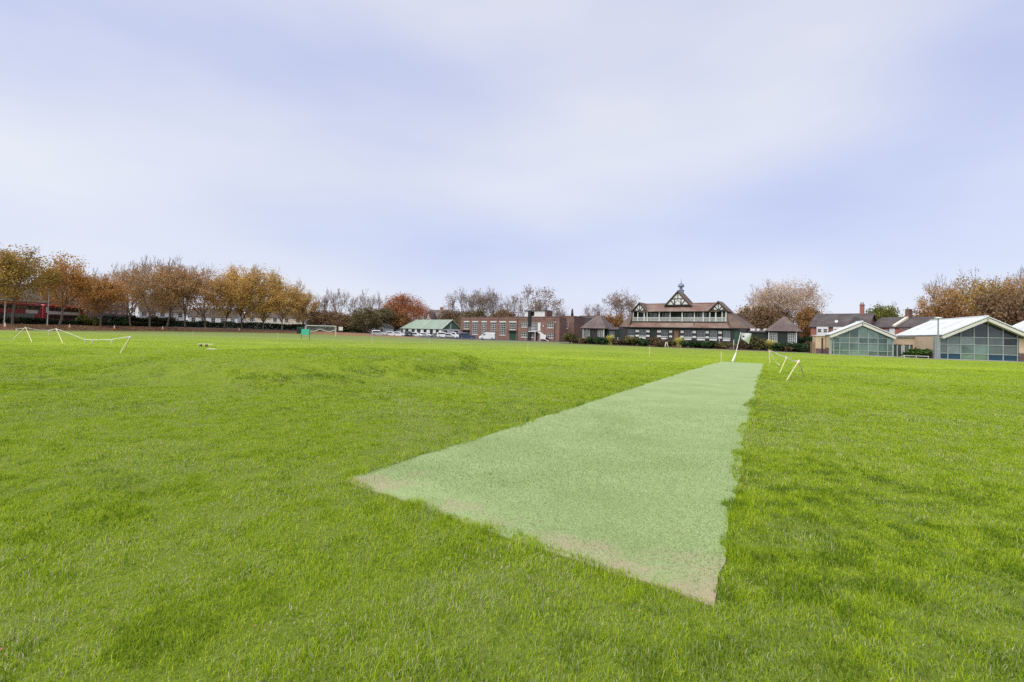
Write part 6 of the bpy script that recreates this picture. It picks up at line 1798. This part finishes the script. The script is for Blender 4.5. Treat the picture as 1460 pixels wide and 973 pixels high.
tag(fo2, 'torn white plastic sheet flying as a flag from the leaning white pole', 'flag')
# small white posts in the bed
for px, y0, y1, lb in ((1025.6, 484.5, 491.5, 'short white post among the low green shrubs of the bed'), (881, 482, 488.5, 'short white post right of the left yellow plant'), (1046.3, 485.5, 491, 'short white post behind the flag pole')):
    wx, wy = bedY(px, -1.6); t = root('bed_post', lb, 'post', (wx, wy, .08), 0, 'short white posts in the bed')
    hh = zat(px, y0, wy) - .08; MB().tube([(0, 0, -.05), (0, 0, hh)], .07, 8).build('shaft', M['white'], t); MB().lathe([(.085, hh), (.085, hh + .06), (.02, hh + .1)], 8).build('cap', M['white'], t)
# planks on the grass
def plank(label, px, Y, L_, h, rz):
    t = root('plank_bench', label, 'plank', (gx(px, Y), Y, gz(gx(px, Y), Y) + .02), rz, 'pale planks lying on the grass')
    MB().box(-L_ / 2, L_ / 2, -.14, .14, h, h + .045).build('board', M['plankwood'], t)
    for sx in (-.3, .05): MB().box(sx * L_ - .06, sx * L_ + .06, -.1, .1, -.02, h - .002).build('block', M['woodbrown'], t)
plank('longer pale plank raised on two blocks on the left of the field', 293, 38.2, 1.15, .16, .15)
plank('shorter pale plank lying just in front of the longer raised one', 302.5, 32.6, .58, .05, -.1)

# ------------------------------------------------------------------ the person at the bed
def person(label, X_, Y_, rz):
    t = root('person', label, 'person', (X_, Y_, 0), rz)
    V = {}; E_ = []; R_ = {}
    def v(n, p, r): V[n] = p; R_[n] = r
    v('pelvis', (0, 0, .95), .145); v('waist', (.0, -.02, 1.12), .13); v('chest', (.0, -.05, 1.33), .155); v('neckb', (0, -.07, 1.48), .075); v('neck', (0, -.09, 1.55), .055); v('head1', (0, -.11, 1.64), .085); v('head2', (0, -.11, 1.73), .085)
    for s, k in ((-1, 'l'), (1, 'r')):
        st = -.2 if s < 0 else .17                       # mid stride
        v('hip' + k, (s * .1, st * .15, .88), .105); v('knee' + k, (s * .11, st * .75 - .05, .5), .072); v('ank' + k, (s * .11, st * 1.2 + (.06 if s > 0 else 0), .1), .05)
        v('toe' + k, (s * .13, st * 1.2 - .17 + (.06 if s > 0 else 0), .045), .04)
        v('sh' + k, (s * .19, -.05, 1.42), .068); v('el' + k, (s * .25, -.05 - st * .5, 1.14), .047); v('wr' + k, (s * .25, -.17 - st * .7, .93), .034); v('palm' + k, (s * .25, -.2 - st * .75, .86), .032)
        for i in range(4):
            v(f'f{i}a{k}', (s * .25 + (i - 1.5) * .021, -.215 - st * .77, .815), .0105); v(f'f{i}b{k}', (s * .25 + (i - 1.5) * .022, -.215 - st * .77 + .012, .775 + .006 * abs(i - 1.3)), .0085)
            E_ += [('palm' + k, f'f{i}a{k}'), (f'f{i}a{k}', f'f{i}b{k}')]
        v('tha' + k, (s * .25 - s * .045, -.225 - st * .75, .845), .011); v('thb' + k, (s * .25 - s * .055, -.24 - st * .75, .80), .009)
        E_ += [('palm' + k, 'tha' + k), ('tha' + k, 'thb' + k)]
        E_ += [('pelvis', 'hip' + k), ('hip' + k, 'knee' + k), ('knee' + k, 'ank' + k), ('ank' + k, 'toe' + k), ('neckb', 'sh' + k), ('sh' + k, 'el' + k), ('el' + k, 'wr' + k), ('wr' + k, 'palm' + k)]
    E_ += [('pelvis', 'waist'), ('waist', 'chest'), ('chest', 'neckb'), ('neckb', 'neck'), ('neck', 'head1'), ('head1', 'head2')]
    ks = list(V); ix = {k: i for i, k in enumerate(ks)}
    me = D.meshes.new('body'); me.from_pydata([V[k] for k in ks], [(ix[a], ix[b]) for a, b in E_], [])
    o = link('body', me)
    sm = o.modifiers.new('skin', 'SKIN')
    if not me.skin_vertices: 
        bm = bmesh.new(); bm.from_mesh(me); bm.verts.layers.skin.verify(); bm.to_mesh(me); bm.free()
    for i, k in enumerate(ks):
        me.skin_vertices[0].data[i].radius = (R_[k], R_[k]); me.skin_vertices[0].data[i].use_root = (k == 'pelvis')
    ss = o.modifiers.new('sub', 'SUBSURF'); ss.levels = ss.render_levels = 1
    dg = bpy.context.evaluated_depsgraph_get(); ev = o.evaluated_get(dg); nm = D.meshes.new_from_object(ev)
    D.objects.remove(o); nm.name = 'body'
    for m in (M['creamcloth'], M['navycloth'], M['skin'], M['black']): nm.materials.append(m)
    for p in nm.polygons:
        c = p.center; p.use_smooth = True
        arm = abs(c.x) > .2 and c.z > .7
        p.material_index = 2 if c.z > 1.5 or (arm and c.z < .92) else (1 if c.z > .98 or (arm and c.z > .93) else (3 if c.z < .09 else 0))
    b = link('body', nm, t)
    q = MB(); q.lathe([(.085, 1.66), (.1, 1.72), (.098, 1.78), (.06, 1.83), (.01, 1.845)], 10, 0, -.095); q.build('hair', M['hair'], t, True)
    q = MB()
    for s in (-1, 1): q.box(s * .033 - .012, s * .033 + .012, -.198, -.186, 1.675, 1.69)
    q.build('eyes', M['hair'], t)
    MB().add([(-.014, -.188, 1.64), (.014, -.188, 1.64), (0, -.215, 1.642), (0, -.19, 1.68)], [(0, 2, 3), (2, 1, 3), (0, 1, 2), (1, 0, 3)]).build('nose', M['skin'], t)
    MB().box(-.025, .025, -.186, -.178, 1.605, 1.613).build('mouth', M['tailred'], t)
    return t
wy = 84.6; wx = gx(950.5, wy)
person('person in a dark top and cream trousers walking past the shrub bed before the pavilion', wx, wy, rad(-65))

hedge('hedge', 'dark overgrown hedge filling the gap between the right hut and the brick terrace', [(gx(1140, 84), 84), (gx(1172, 80), 80)], 2.6, 1.6, 3500, LM['green'], 0)

hedge('hedge', 'taller dark hedge before the white houses, between the trunks of the brown trees', [(-101.5, 120), (-102.5, 147)], 2.7, 1.2, 12000, LM['hedge'], 1.1)
